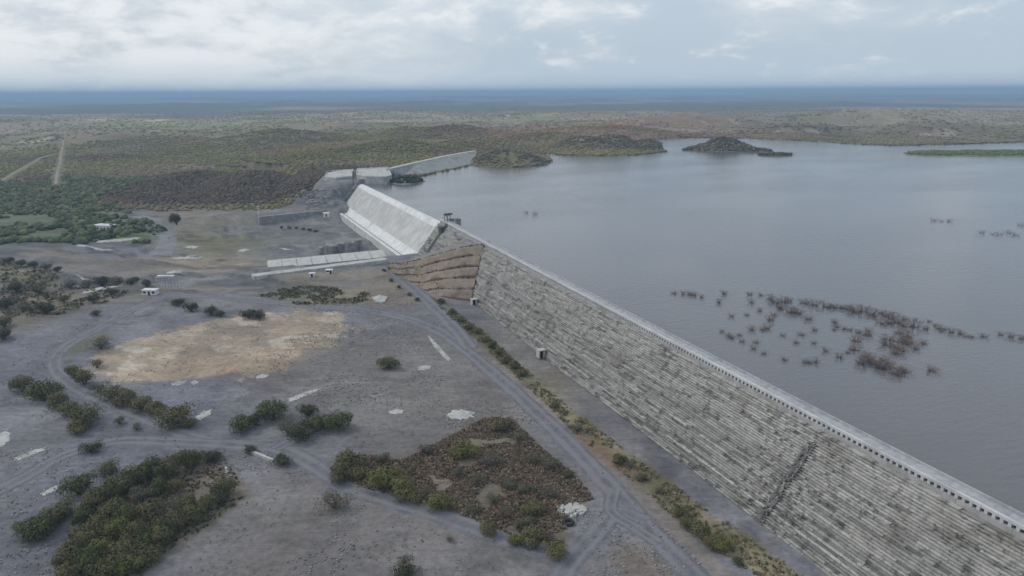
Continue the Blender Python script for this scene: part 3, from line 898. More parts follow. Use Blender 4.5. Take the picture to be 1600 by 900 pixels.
# top platform behind the edge, reaching the side wall of the chute
rows = []
for f in (0, .12, .5, 1.0):
    tgt = np.stack([np.full(MU, 455.5), np.linspace(139.5, 108, MU), np.interp(np.linspace(0, 1, MU), [0, .3, 1], [13, 4, -3.5])], -1)
    q = T_ * (1 - f) + tgt * f
    w = np.array([dn(p[0], p[1], p[2]) for p in q])
    w[:, 2] += -.25 if f == 0 else (fbm(w[:, 0], w[:, 1], 10, 3, 61) - .5) * .6 - (.8 if f > .2 else 0)
    rows.append(w)
V = np.concatenate(rows) - np.array(fillt.location)
a = np.arange(3)[:, None] * MU; bb = np.arange(MU - 1)[None, :]
Fq = np.stack([a + bb, a + MU + bb, a + MU + bb + 1, a + bb + 1], -1).reshape(-1, 4)
link('fill_top', mesh_np('fill_top', V, Fq, M_fill_top, None, True), fillt)

# ------------------------------------------------------------------ abutment blocks, walls and slabs
def block(name, px, ztop, z0, mat, label, cat, inset=.12, group=None, benches=0):
    poly = [at(a, b_, ztop) for a, b_ in px][::-1]
    c = np.mean(poly, axis=0)
    t = empty(name, (c[0], c[1], z0))
    mb = MB(); mb.prism(poly, z0, ztop - .4, inset); mb.build('block_body', mat, t)
    mb = MB(); mb.prism([c + (p - c) * 1.01 for p in poly], ztop - .399, ztop, 0); mb.build('deck', mat, t)
    for i_ in range(len(poly)):
        a, b_ = c + (poly[i_] - c) * .985, c + (poly[(i_ + 1) % len(poly)] - c) * .985
        d_ = (b_ - a) / np.linalg.norm(b_ - a); nn = np.array([-d_[1], d_[0], 0]) * .2
        a = a + d_ * .5; b_ = b_ - d_ * .5
        mb = MB(); q = [a - nn, b_ - nn, b_ + nn, a + nn]
        mb.hexa([p + [0, 0, .003] for p in q], [p + [0, 0, 1.0] for p in q]); mb.build('parapet', M_conc_white, t)
    return tag(t, label, cat, group), poly
blkA, polyA = block('abutment_block', [(558, 264), (606, 262), (612, 274), (603, 277), (572, 276), (557, 273)], 25.0, 4, M_conc, 'large flat-topped pale concrete abutment block in the water behind the spillway crest', 'abutment', .03)
blkB, polyB = block('abutment_block', [(512, 268), (552, 265), (550, 276), (525, 278.5), (507, 276.5)], 23.5, 6, M_conc, 'pale concrete abutment block at the foot of the brown hill', 'abutment', .02)
for q, (z, gr) in enumerate(((20.5, .05), (17.0, .10), (13.5, .16), (10.5, .23))):
    c = np.mean(polyB, axis=0)
    mb = MB(); mb.prism([c + (p - c) * (1 + gr) for p in polyB], 1.5 - q * .3, z, .03); mb.build('bench', M_conc, blkB)
for k in range(5):
    q = sp(SPL + 4.5 + k * .6, 1.5 - k * 4.6, 0)
    mb = MB(); mb.box(q, 3.2, 3.2, -8, 21.5 - k * 4.4, DAM_ROT); mb.build('pier', M_conc_dark, spw)
rs = tag(empty('rubble_slope', dn(722, 102, 0)), 'grey broken rock slope below the pale abutment block at the hill', 'rock slope')
for k in range(110):
    s_, n_ = random.uniform(702, 742), random.uniform(84, 118)
    if n_ > 108 and s_ < 723: continue
    zt = min(max(1.0 + (s_ - 704) * .42 + (n_ - 92) * .16, .5), 14.0) + random.uniform(-1.0, .8)
    c = dn(s_, n_, 0); w_ = random.uniform(1.6, 4.2)
    q = [c[:2] + w_ * random.uniform(.7, 1.1) * np.array([math.cos(a), math.sin(a)]) for a in np.linspace(0, 6.283, 7)[:-1]]
    mb = MB(); mb.prism(q, -2, [zt + random.uniform(-.7, .5) for _ in q], .35); mb.build('boulder', M_rock_fill if k % 3 else M_fill_top, rs)
def wall(name, a, b_, w, z0, z1, mat, label, cat='wall', capmat=None, dzb=0.0, nseg=1):
    a = np.array(a[:2], float); b_ = np.array(b_[:2], float); d = b_ - a; L_ = np.linalg.norm(d); d /= L_; nrm = np.array([-d[1], d[0]]) * w / 2
    t = empty(name, ((a + b_)[0] / 2, (a + b_)[1] / 2, z0))
    for k in range(nseg):
        p, q = a + d * L_ * k / nseg + d * .04, a + d * L_ * (k + 1) / nseg - d * .04
        za, zb = z1 + dzb * k / nseg, z1 + dzb * (k + 1) / nseg
        mb = MB()
        lo = [p - nrm * 1.3, q - nrm * 1.3, q + nrm * 1.3, p + nrm * 1.3]; hi = [p - nrm, q - nrm, q + nrm, p + nrm]
        mb.hexa([(*v_, z0) for v_ in lo], [(*hi[0], za), (*hi[1], zb), (*hi[2], zb), (*hi[3], za)])
        mb.build('wall_section', mat, t)
    return tag(t, label, cat)
wall('channel_wall', at(403, 337, .6), at(512, 326, .6), 4, -9, -.4, M_rock_fill, 'long low concrete wall on the far side of the spillway channel', capmat=None, nseg=8)
wall('channel_wall', at(394, 430, 1.2), at(603, 404, 1.2), 7.0, -6, 1.2, M_conc, 'narrow pale concrete wall along the near edge of the spillway channel', nseg=10)
# inclined concrete lining of the near channel side
lin = tag(empty('channel_slab', at(510, 408, -3)), 'broad pale concrete slab sloping into the spillway channel beside the narrow wall', 'slab')
for k in range(8):
    u0, u1 = k / 8, (k + 1) / 8
    def Lp(u, top_):
        a, b_ = ((418, 420), (606, 401)) if top_ else ((417, 407), (598, 390))
        z = -.5 if top_ else -3.2
        return at(a[0] + (b_[0] - a[0]) * u, a[1] + (b_[1] - a[1]) * u, z)
    e = .002
    q = [Lp(u0 + e, 1), Lp(u1 - e, 1), Lp(u1 - e, 0), Lp(u0 + e, 0)]
    mb = MB(); mb.hexa([p - [0, 0, 7] for p in q], q); mb.build('slab_panel', M_conc, lin)
# dyke beyond the abutment
dk = tag(empty('saddle_dyke', at(690, 262, 18)), 'grey rockfill saddle dyke sloping down to the far reservoir shore', 'dyke')
crest = [at(a, b_, 27) for a, b_ in ((612, 264), (650, 255), (700, 244), (745, 236))]
shore = [at(a, b_, 17.6) for a, b_ in ((627, 277), (665, 273.5), (705, 265.5), (739, 257.5))]
for k in range(3):
    a, b_, c_, d_ = shore[k], shore[k + 1], crest[k + 1], crest[k]
    mb = MB(); mb.hexa([p - [0, 0, 12] for p in (a, b_, c_, d_)], [a, b_, c_, d_]); mb.build('rockfill_slope', M_rock_fill, dk)
mb = MB()
for k in range(3):
    a, b_ = crest[k], crest[k + 1]
    v_ = (b_ - a) / np.linalg.norm(b_ - a); w_ = np.array([-v_[1], v_[0], 0]) * 7
    mb.hexa([a - [0, 0, 3], b_ - [0, 0, 3], b_ + w_ - [0, 0, 3], a + w_ - [0, 0, 3]], [a + [0, 0, .5], b_ + [0, 0, .5], b_ + w_ + [0, 0, .5], a + w_ + [0, 0, .5]])
mb.build('crest_road', M_conc, dk)

# ------------------------------------------------------------------ gate hoist and stair at the dam end
gh = tag(empty('hoist_gantry', dn(448, 144.5, CREST_Z)), 'small dark steel hoist gantry on the dam crest beside the spillway', 'gantry')
for (a, b_) in ((-3, -1.2), (-3, 1.0), (3, -1.2), (3, 1.0)):
    mb = MB(); mb.tube(dn(448 + a, 144.2 + b_, CREST_Z + .02), dn(448 + a, 144.2 + b_, CREST_Z + 4.2), .22, k=6); mb.build('post', M_dark_metal, gh)
mb = MB(); mb.dbox(444.6, 451.4, 142.7, 143.3, CREST_Z + 4.0, CREST_Z + 4.6); mb.dbox(444.6, 451.4, 144.9, 145.5, CREST_Z + 4.0, CREST_Z + 4.6); mb.build('beam', M_dark_metal, gh)
mb = MB(); mb.dbox(446.5, 449.2, 142.5, 147.5, CREST_Z + 4.61, CREST_Z + 5.5); mb.build('hoist', M_dark_metal, gh)
hs = tag(empty('gate_house', dn(438, 149, CREST_Z)), 'small dark box hut overhanging the water near the hoist gantry', 'hut')
mb = MB(); mb.dbox(435.5, 440.5, 145.9, 149.7, CREST_Z - 2.5, CREST_Z + 2.6); mb.build('hut_wall', M_conc_dark, hs)
mb = MB(); mb.dbox(435.2, 440.8, 145.83, 150.0, CREST_Z + 2.601, CREST_Z + 2.85); mb.build('roof', M_dark_metal, hs)
st = tag(empty('stair_tower', dn(441, 132, 8)), 'dark steel stair descending the dam face next to the spillway side wall', 'stair')
for side in (0, 1):
    mb = MB(); mb.tube(dn(440 + side * 2.6, 141.6, CREST_Z - .3), dn(440 + side * 2.6, 127, 6.5), .35, k=5); mb.build('stringer', M_dark_metal, st)
for k in range(24):
    f = k / 23; mb = MB(); z = CREST_Z - 1 + f * (7.5 - CREST_Z + 1)
    n_ = 141.1 + f * (127.9 - 141.1)
    mb.dbox(440.2, 442.4, n_ - .35, n_ + .35, z - .12, z + .12); mb.build('tread', M_dark_metal, st)
mb = MB(); mb.dbox(438.6, 443.9, 136.2, 141.0, 19.2, 23.2); mb.build('landing_box', M_dark_metal, st)

# ------------------------------------------------------------------ small structures on the plain
def building(px, py, w, d_, h, rz, label, cat, nwin=3, mat=None, name='building'):
    p = on_ground(px, py)
    t = empty(name, p, 0)
    mat = mat or M_white_paint
    mb = MB(); mb.box(p, w, d_, p[2] - .5, p[2] + h, rz); mb.build('wall', mat, t)
    mb = MB(); mb.box(p, w + .8, d_ + .8, p[2] + h + .002, p[2] + h + .35, rz); mb.build('roof', M_conc_white, t)
    ca, sa = math.cos(rz), math.sin(rz)
    for k in range(nwin):
        u = -w / 2 + w * (k + .5) / nwin
        c = (p[0] + u * ca + (d_ / 2 + .01) * sa, p[1] + u * sa - (d_ / 2 + .01) * ca)
        mb = MB()
        if k == nwin // 2:
            mb.box(c, 1.2, .12, p[2] + .02, p[2] + 2.2, rz); mb.build('door', M_dark_fill, t)
        else:
            mb.box(c, 1.6, .12, p[2] + 1.1, p[2] + 2.3, rz); mb.build('window', M_dark_fill, t)
    return tag(t, label, cat)
building(164, 358, 16, 8, 3.6, -.2, 'white flat-roofed building among green trees at the left', 'building', 5)
building(236, 460, 8.0, 4.0, 2.9, -.06, 'small pale block hut with dark openings near the tracks meeting', 'hut', 3)
# steel frame beside the hut
p = on_ground(262, 452)
t = tag(empty('steel_frame', p), 'open pale steel frame with cross beams behind the small pale hut', 'frame')
for a in (-5.5, -1.8, 1.8, 5.5):
    for b_ in (-1.6, 1.6):
        mb = MB(); mb.tube(p + [a, b_, -.3], p + [a, b_, 7.5], .22, k=5); mb.build('post', M_conc, t)
for z in (4.0, 7.6):
    for b_ in (-1.6, 1.6):
        mb = MB(); mb.box((p[0], p[1] + b_), 12.4, .35, p[2] + z, p[2] + z + .35); mb.build('beam', M_conc, t)
mb = MB(); mb.box((p[0], p[1] - 0), 10, 2.6, p[2] + 8.0, p[2] + 8.6); mb.build('top_deck', M_conc_white, t)
building(510, 338, 5, 4, 3, .2, 'tiny white hut at the far foot of the spillway', 'hut', 1)
building(515, 427, 3.6, 2.6, 2.2, .1, 'tiny white cabin behind the narrow channel wall', 'cabin', 2)
building(488, 432, 3.0, 2.4, 2.0, .1, 'tiny white cabin below the channel wall, left of its twin', 'cabin', 1)
# marker post
p = on_ground(354, 738)
t = tag(empty('marker_post', p), 'white concrete marker post at the edge of the big thicket', 'marker post')
mb = MB(); mb.box(p, 1.1, 1.1, p[2] - .1, p[2] + .25, .3); mb.build('plinth', M_conc, t)
mb = MB(); mb.box(p, .55, .55, p[2] + .251, p[2] + 1.7, .3); mb.build('post', M_white_paint, t)
# culvert beam by the crossing
p0, p1 = on_ground(382, 703), on_ground(428, 722)
wall('culvert_headwall', p0, p1, .9, p0[2] - .3, p0[2] + .9, M_conc, 'low pale concrete culvert headwall at the track crossing', 'culvert')
# lamp poles by the far abutment
for (px, py, h, lab) in ((552, 288, 13, 'thin dark lighting mast between the two abutment blocks'), (404, 336, 8, 'pale lighting post at the end of the far channel wall')):
    q = at(px, py, 18 if px == 552 else -1)
    t = tag(empty('lamp_mast', q), lab, 'mast')
    mb = MB(); mb.tube(q - [0, 0, 3], q + [0, 0, h], .45, .28, 6); mb.build('pole', M_dark_metal if px == 552 else M_conc_white, t)
    mb = MB(); mb.box(q, 2.6, .7, q[2] + h, q[2] + h + .5, .4); mb.build('lamp_head', M_dark_metal if px == 552 else M_conc_white, t)
# tyre heap next to the rubble
p = on_ground(888, 818)
t = tag(empty('tyre', p), 'dark flat tyre lying beside the white rubble heap', 'tyre')
vs, fs = [], []
for a in range(20):
    for b_ in range(8):
        ta, tb = 2 * math.pi * a / 20, 2 * math.pi * b_ / 8
        rr = 1.15 + .45 * math.cos(tb)
        vs.append((p[0] + rr * math.cos(ta), p[1] + rr * math.sin(ta), p[2] + .42 + .40 * math.sin(tb)))
        fs.append([a * 8 + b_, ((a + 1) % 20) * 8 + b_, ((a + 1) % 20) * 8 + (b_ + 1) % 8, a * 8 + (b_ + 1) % 8])
mb = MB(); mb.add(vs, fs); mb.build('tread', M_tyre, t, True)

# ------------------------------------------------------------------ pale cement crusts on the gravel
CR_ST = []
def crust(px, label, h=.08, jag=.34, name='cement_crust'):
    pts = [on_ground(*p) for p in px]
    c = np.mean(pts, axis=0)
    out = []
    k = len(pts)
    for i_ in range(k):
        a, b_ = pts[i_], pts[(i_ + 1) % k]
        m_ = max(3, int(np.linalg.norm(b_ - a) / .9))
        for t_ in np.linspace(0, 1, m_, endpoint=False):
            q = a + (b_ - a) * t_
            sc = 1 + jag * (random.random() - .5)
            out.append(c + (q - c) * sc)
    out = np.array(out)
    if len(out) > 90: out = out[::len(out) // 90 + 1]
    zg = hgt(out[:, 0], out[:, 1])
    k = len(out)
    lo = [(q[0], q[1], z - .15) for q, z in zip(out, zg)]
    mid = [(c[0] + (q[0] - c[0]) * .95, c[1] + (q[1] - c[1]) * .95, z + h * .8) for q, z in zip(out, zg)]
    inn = c[:2] + (out[:, :2] - c[:2]) * .5
    zi = hgt(inn[:, 0], inn[:, 1])
    inr = [(q[0], q[1], z + h * 1.1 + random.uniform(-.05, .05)) for q, z in zip(inn, zi)]
    ctr = [(c[0], c[1], gz(c[0], c[1]) + h * 1.15)]
    fs = [[i_, (i_ + 1) % k, k + (i_ + 1) % k, k + i_] for i_ in range(k)] + [[k + i_, k + (i_ + 1) % k, 2 * k + (i_ + 1) % k, 2 * k + i_] for i_ in range(k)] + [[2 * k + i_, 2 * k + (i_ + 1) % k, 3 * k] for i_ in range(k)]
    mb = MB(); mb.add(lo + mid + inr + ctr, fs)
    for q in out[::2]:
        for _ in range(3): CR_ST.append(c[:2] + (q[:2] - c[:2]) * random.uniform(.75, 1.45) + [random.gauss(0, .5), random.gauss(0, .5)])
    return tag(mb.build(name, M_crust), label, 'crust')
crust([(697, 648), (708, 642), (725, 640), (742, 645), (740, 652), (720, 656), (703, 654)], 'oval pale crust on grey gravel above the scrub triangle', .3)
crust([(668, 524), (674, 528), (690, 545), (707, 564), (702, 566), (688, 553), (675, 537)], 'long thin pale streak of crust beside the gravel road bend')
crust([(605, 643), (620, 639), (631, 641), (628, 646), (610, 647)], 'small pale crust left of the oval one')
crust([(651, 575), (662, 571), (675, 571), (672, 577), (655, 579)], 'small pale crust right of the lone round bush')
crust([(450, 623), (475, 613), (502, 605), (498, 610), (470, 622), (453, 628)], 'pale slanting strip of crust behind the clump of dark bushes')
crust([(400, 587), (415, 584), (424, 586), (412, 591), (400, 592)], 'pale crust at the lower edge of the sandy clearing')
crust([(580, 466), (592, 462), (606, 465), (602, 473), (590, 475)], 'pale sandy crust heap beside the brown cut slope', .8)
crust([(-8, 682), (6, 675), (18, 676), (14, 690), (0, 700), (-8, 700)], 'broad pale crust at the left edge of the gravel')
crust([(22, 716), (45, 705), (70, 699), (68, 704), (45, 713), (26, 720)], 'long pale crust beside the left track')
crust([(62, 772), (82, 760), (98, 756), (92, 764), (70, 774)], 'slim pale crust above the lower left bushes')
crust([(265, 600), (280, 595), (292, 596), (285, 602), (270, 603)], 'small pale crust below the left part of the clearing')
crust([(296, 598), (305, 594), (311, 597), (303, 602)], 'tiny pale crust below the sandy clearing, right of its neighbour')
crust([(305, 652), (318, 642), (332, 640), (328, 648), (312, 657)], 'pale crust at the right end of the bush row')
crust([(115, 384), (125, 382), (178, 391), (176, 394), (140, 389)], 'long pale kerb-like strip on the far left plain', .5)
crust([(150, 377), (185, 374), (219, 371), (218, 374), (186, 378), (155, 380)], 'pale slanting strip on the plain beneath the green trees', .5)
crust([(258, 427), (270, 424), (286, 424), (284, 428), (262, 429)], 'bright pale slab behind the open steel frame', .8)
crust([(127, 457), (160, 449), (192, 444), (190, 447), (160, 453), (130, 460)], 'pale curved strip between the dark left bushes', .4)
crust([(118, 429), (140, 434), (158, 440), (150, 440), (130, 435)], 'slim pale strip above the dark left bush row', .4)
crust([(262, 404), (290, 402), (318, 401), (316, 404), (280, 406)], 'thin pale strip in the middle of the far plain', .4)
crust([(286, 387), (300, 384), (312, 386), (302, 389)], 'small pale patch on the far plain near the sandy rise', .4)
crust([(370, 392), (385, 389), (392, 391), (380, 394)], 'small pale patch right of the sandy rise', .4)
crust([(438, 388), (450, 386), (458, 388), (446, 391)], 'small pale patch above the channel slab', .4)
# small roofed shed in the orange spot
# white rubble heap
p = on_ground(893, 797)
rub = tag(empty('rubble_heap', p), 'heap of broken white concrete rubble at the scrub triangle corner', 'rubble heap')
for k in range(46):
    a, rr = random.uniform(0, 6.28), random.uniform(0, 1) ** .6
    c = np.array([p[0] + 3.4 * rr * math.cos(a), p[1] + 2.8 * rr * math.sin(a), p[2]])
    sz = random.uniform(.5, 1.25)
    rz = random.uniform(0, 3.1)
    mb = MB()
    h = random.uniform(.15, .5) + (1 - rr) * .7
    ca, sa = math.cos(rz), math.sin(rz)
    q = [(-sz, -sz * .6), (sz * random.uniform(.6, 1), -sz * .7), (sz, sz * .5), (-sz * .7, sz * random.uniform(.5, .8))]
    pts = [(c[0] + x_ * ca - y_ * sa, c[1] + x_ * sa + y_ * ca) for x_, y_ in q]
    mb.hexa([(x_, y_, c[2] - .1) for x_, y_ in pts], [(c[0] + (x_ - c[0]) * .9, c[1] + (y_ - c[1]) * .9, c[2] + h + random.uniform(-.15, .15)) for x_, y_ in pts])
    mb.build('chunk', M_conc, rub)

# ------------------------------------------------------------------ shrubs and trees
def crown_mesh(seed, lobes, leaf, nleaf, flat=.8, open_=0.0):
    """leaf clumps on the surface and through the volume of several lobes; unit width about 2 (radius 1)"""
    g = np.random.default_rng(seed)
    L_ = []
    for k in range(lobes):
        a = g.uniform(0, 6.283); rr = g.uniform(.12, .68) if k else 0
        sz = g.uniform(.32, .58) if k else .60
        L_.append((rr * math.cos(a), rr * math.sin(a), g.uniform(.35, .85) * flat if k else .62 * flat, sz))
    V, Tn = [], []
    per = nleaf // lobes
    for (lx, ly, lz, sz) in L_:
        d = g.normal(size=(per, 3)); d /= np.linalg.norm(d, axis=1)[:, None]
        d[:, 2] = np.where(d[:, 2] < -.55, -d[:, 2], d[:, 2])
        bump_ = 1 + .20 * np.sin(d[:, 0] * 5 + seed) * np.sin(d[:, 1] * 6 + 1) + .10 * g.normal(size=per)
        rad_ = sz * g.uniform(.62, 1.0, per) ** .5 * bump_
        c = np.stack([lx + d[:, 0] * rad_, ly + d[:, 1] * rad_, lz + d[:, 2] * rad_ * flat], -1)
        c[:, 2] = np.maximum(c[:, 2], .03 + .05 * g.random(per))
        # leaf quads facing roughly outward
        nrm = d + g.normal(size=(per, 3)) * .32; nrm /= np.linalg.norm(nrm, axis=1)[:, None]
        u = np.cross(nrm, g.normal(size=(per, 3))); u /= np.linalg.norm(u, axis=1)[:, None]
        w = np.cross(nrm, u)
        s1 = leaf * g.uniform(.6, 1.4, per)[:, None]; s2 = leaf * g.uniform(.4, .9, per)[:, None]
        q = np.stack([c - u * s1, c - w * s2, c + u * s1, c + w * s2], 1)
        V.append(q.reshape(-1, 3))
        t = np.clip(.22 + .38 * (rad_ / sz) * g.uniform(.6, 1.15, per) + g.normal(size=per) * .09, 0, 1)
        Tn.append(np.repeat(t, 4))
    V = np.concatenate(V); Tn = np.concatenate(Tn)
    F = np.arange(len(V)).reshape(-1, 4)
    return V, F, Tn
def trunk_mesh(seed, k=5):
    g = np.random.default_rng(seed)
    mb = MB()
    for a in range(k):
        t = 6.283 * a / k + g.uniform(-.4, .4)
        m1 = np.array([.16 * math.cos(t), .16 * math.sin(t), .26]); e1 = np.array([.5 * math.cos(t + .3), .5 * math.sin(t + .3), .72 + g.uniform(-.1, .15)])
        mb.tube([.03 * math.cos(t), .03 * math.sin(t), -.06], m1, .045, .034, 5); mb.tube(m1, e1, .034, .012, 4)
        mb.tube(m1, m1 + np.array([.3 * math.cos(t - .8), .3 * math.sin(t - .8), .35]), .022, .008, 4)
    return mb
LEAFM = {'olive': M_leaf_olive, 'green': M_leaf_green, 'yellow': M_leaf_yellow, 'grey': M_leaf_grey, 'dark': M_leaf_dark}
CROWNS = {}
for kind, mt in LEAFM.items():
    CROWNS[kind] = []
    for q in range(4):
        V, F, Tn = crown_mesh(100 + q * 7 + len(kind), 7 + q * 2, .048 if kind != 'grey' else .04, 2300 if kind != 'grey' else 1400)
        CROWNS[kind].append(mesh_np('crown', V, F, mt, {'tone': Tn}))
TRUNKS = []
for q in range(3):
    tm = trunk_mesh(q + 3)
    TRUNKS.append(mesh_np('trunk', np.array(tm.v), tm.f, M_bark))
ORD = ['first', 'second', 'third', 'fourth', 'fifth', 'sixth', 'seventh', 'eighth', 'ninth', 'tenth', 'eleventh', 'twelfth', 'thirteenth', 'fourteenth', 'fifteenth', 'sixteenth', 'seventeenth', 'eighteenth', 'nineteenth', 'twentieth', 'twenty-first', 'twenty-second', 'twenty-third', 'twenty-fourth', 'twenty-fifth']
def shrub(px, py, wpx, kind, label, group=None, tall=1.0, name='shrub'):
    p = on_ground(px, py)
    dist = np.linalg.norm(p - np.array([0, 0, CAM_H]))
    w = wpx * dist / FPX
    r = w / 2 / .95
    t = empty(name, p + [0, 0, -.02 * r], random.uniform(0, 6.28))
    hz = r * tall * random.uniform(.85, 1.1)
    t.scale = (r, r * random.uniform(.85, 1.1), hz)
    link('crown', random.choice(CROWNS[kind]), t)
    link('trunk', random.choice(TRUNKS), t)
    return tag(t, label, 'tree' if name.endswith('tree') else 'shrub', group)
def cluster(items, phrase, group, default='olive', adj=None, tall=1.0):
    """items: (x, y_base, width[, kind]); ordered left to right; phrase holds {o}"""
    items = sorted(items, key=lambda t: t[0])
    word = {'olive': 'olive', 'green': 'green', 'yellow': 'yellow-green', 'grey': 'grey-green', 'dark': 'dark green'}
    for k, it in enumerate(items):
        kind = it[3] if len(it) > 3 else default
        last = k == len(items) - 1
        shrub(it[0], it[1], it[2], kind, phrase.format(c=word[kind], o=ORD[k] if not (last and k > 1) else 'last'), group, tall)

cluster([(36, 610, 36), (68, 625, 50, 'green'), (95, 634, 34), (113, 646, 38), (133, 662, 46), (120, 676, 36)], '{c} shrub, {o} from left in the short row left of the curved track', 'left track shrubs')
cluster([(119, 588, 30, 'yellow'), (133, 600, 32), (156, 613, 30, 'grey'), (176, 622, 34), (202, 632, 36), (222, 640, 36), (243, 648, 38), (276, 665, 52), (296, 668, 24), (152, 574, 22, 'grey'), (158, 545, 34, 'grey')], '{c} shrub, {o} from left in the row below the sandy clearing', 'row below the clearing')
for it in [(187, 662, 20, 'grey', 'small grey-green bush on the left track junction, upper of two'), (213, 671, 16, 'grey', 'small grey-green bush on the left track junction, lower of two'), (144, 706, 28, 'dark', 'small dark round bush alone below the left track'),
           (171, 741, 34, 'olive', 'olive bush just above the left end of the big thicket'), (124, 772, 46, 'green', 'round green bush left of the big thicket'),
           (331, 718, 28, 'dark', 'dark round bush at the right tip of the big thicket'), (391, 707, 20, 'dark', 'small dark bush beside the culvert headwall, upper'),
           (441, 726, 30, 'dark', 'small dark bush at the right end of the culvert headwall'), (608, 574, 40, 'green', 'lone round dark green bush in the middle of the gravel'),
           (522, 794, 48, 'grey', 'grey-green bush alone below the left corner of the scrub triangle'), (703, 845, 16, 'grey', 'tiny grey-green bush alone on the lower gravel track'),
           (635, 902, 46, 'dark', 'round dark bush at the bottom edge of the picture'), (150, 493, 15, 'dark', 'tiny dark bush alone on the grey left plain'),
           (276, 350, 24, 'dark', 'dark tree standing alone by the far haul road')]:
    shrub(it[0], it[1], it[2], it[3], it[4], None, 1.15 if it[0] == 276 else 1.0, 'tree' if it[0] == 276 else 'shrub')
cluster([(45, 840, 44, 'green'), (66, 836, 50, 'green'), (82, 822, 42), (98, 806, 40)], '{c} bush, {o} from left in the small clump at lower left', 'lower left clump')
rows = [[(293, 730, 32), (267, 740, 40), (240, 744, 41, 'green'), (218, 756, 43), (308, 724, 23)],
        [(191, 772, 45), (169, 784, 40), (222, 784, 36, 'grey'), (249, 776, 40, 'green'), (276, 768, 32), (356, 772, 34), (342, 784, 36, 'dark')],
        [(147, 800, 38), (133, 820, 36, 'green'), (178, 812, 41), (204, 818, 41, 'green'), (236, 814, 41), (267, 808, 40, 'grey'), (293, 800, 38), (325, 794, 34)],
        [(156, 836, 43), (187, 842, 43, 'yellow'), (218, 846, 43), (249, 838, 41, 'green'), (276, 826, 38), (302, 816, 36)],
        [(130, 862, 45), (164, 872, 47, 'yellow'), (198, 872, 45), (228, 862, 41, 'green'), (255, 852, 36)],
        [(108, 886, 45), (138, 896, 49, 'green'), (172, 902, 49), (204, 896, 43, 'yellow'), (231, 880, 36), (116, 912, 45, 'olive')]]
rown = ['farthest', 'second', 'third', 'fourth', 'fifth', 'nearest']
for rw, nm_ in zip(rows, rown):
    cluster(rw, '{c} bush, {o} from left in the ' + nm_ + ' row of the big thicket', 'big foreground thicket', tall=1.3)
cluster([(376, 672, 44, 'green'), (400, 664, 36, 'dark'), (425, 655, 50, 'green'), (450, 676, 40, 'grey'), (472, 686, 44, 'dark'), (490, 672, 42), (482, 650, 36, 'dark'), (508, 664, 32), (530, 668, 52, 'green')], '{c} bush, {o} from left in the dark clump mid gravel', 'dark clump on the gravel')
cluster([(278, 478, 22, 'dark'), (299, 486, 24, 'dark'), (330, 492, 22, 'dark'), (345, 494, 18, 'dark'), (388, 497, 26, 'dark'), (405, 498, 24, 'dark')], 'dark bush, {o} from left in the row above the sandy clearing', 'row above the clearing')
cluster([(541, 735, 60), (528, 752, 40), (598, 722, 28, 'grey'), (562, 748, 38), (594, 760, 54, 'yellow'), (632, 772, 52, 'yellow'), (652, 782, 34), (687, 796, 48, 'yellow'), (626, 784, 32, 'grey')], '{c} bush, {o} from left along the left edge of the scrub triangle', 'scrub triangle bushes')
cluster([(666, 710, 32, 'grey'), (728, 716, 44, 'yellow'), (769, 726, 40, 'grey'), (784, 674, 36), (862, 732, 40, 'grey'), (888, 745, 22, 'green'), (830, 722, 30, 'grey'), (810, 690, 30, 'grey'), (715, 745, 28, 'grey'), (750, 755, 30, 'grey')], '{c} bush, {o} from left in the upper part of the scrub triangle', 'scrub triangle bushes')
cluster([(822, 770, 34, 'grey'), (794, 762, 34, 'grey'), (790, 808, 30, 'grey'), (834, 800, 40, 'olive'), (806, 850, 32, 'yellow'), (836, 846, 44, 'olive'), (864, 868, 40, 'yellow'), (766, 834, 36, 'olive'), (860, 775, 30, 'grey'), (770, 785, 28, 'grey'), (740, 800, 28, 'grey'), (815, 822, 34, 'grey')], '{c} bush, {o} from left in the lower part of the scrub triangle', 'scrub triangle bushes')
cluster([(690, 474, 14, 'dark'), (706, 490, 16), (718, 503, 16), (733, 515, 16, 'dark'), (747, 522, 18), (757, 534, 20), (769, 543, 20, 'green'), (780, 556, 20), (793, 567, 22), (803, 576, 22, 'green'), (818, 588, 22)], '{c} bush, {o} counted from the embankment in the toe strip', 'bushes of the strip at the dam toe')
cluster([(867, 638, 22, 'grey'), (902, 674, 22, 'grey'), (965, 722, 26), (985, 730, 20, 'grey'), (1002, 750, 22), (1030, 770, 20, 'grey'), (1060, 805, 24), (1077, 826, 34), (1097, 838, 40), (1114, 856, 34), (1130, 858, 38, 'yellow'), (1153, 882, 18, 'dark')], '{c} bush, {o} from left in the lower half of the toe strip', 'bushes of the strip at the dam toe')
cluster([(27, 455, 24, 'dark'), (60, 458, 24, 'grey'), (100, 472, 16, 'olive'), (110, 450, 20, 'grey'), (137, 450, 20, 'grey'), (160, 447, 24, 'dark'), (182, 445, 22, 'olive'), (205, 445, 22, 'dark'), (230, 448, 22, 'dark'), (147, 473, 20, 'dark'), (175, 461, 20, 'dark')], '{c} bush, {o} from left in the dark row behind the pale hut', 'dark bushes at left')
cluster([(10, 482, 28, 'dark'), (37, 486, 24, 'grey'), (72, 490, 30, 'dark'), (7, 510, 24, 'olive'), (6, 530, 28, 'dark')], '{c} bush, {o} from left at the left picture edge', 'dark bushes at left')
cluster([(12, 411, 17, 'dark'), (34, 416, 16, 'olive'), (54, 418, 16, 'dark'), (72, 422, 15, 'olive'), (90, 425, 14, 'dark')], '{c} bush, {o} from left in the hedge behind the pale field', 'hedge behind the field')
cluster([(600, 424, 8, 'dark'), (612, 440, 10), (624, 450, 10, 'dark'), (640, 462, 10), (652, 470, 9, 'dark')], '{c} small bush, {o} from left along the outer edge of the ramp', 'bushes beside the ramp')

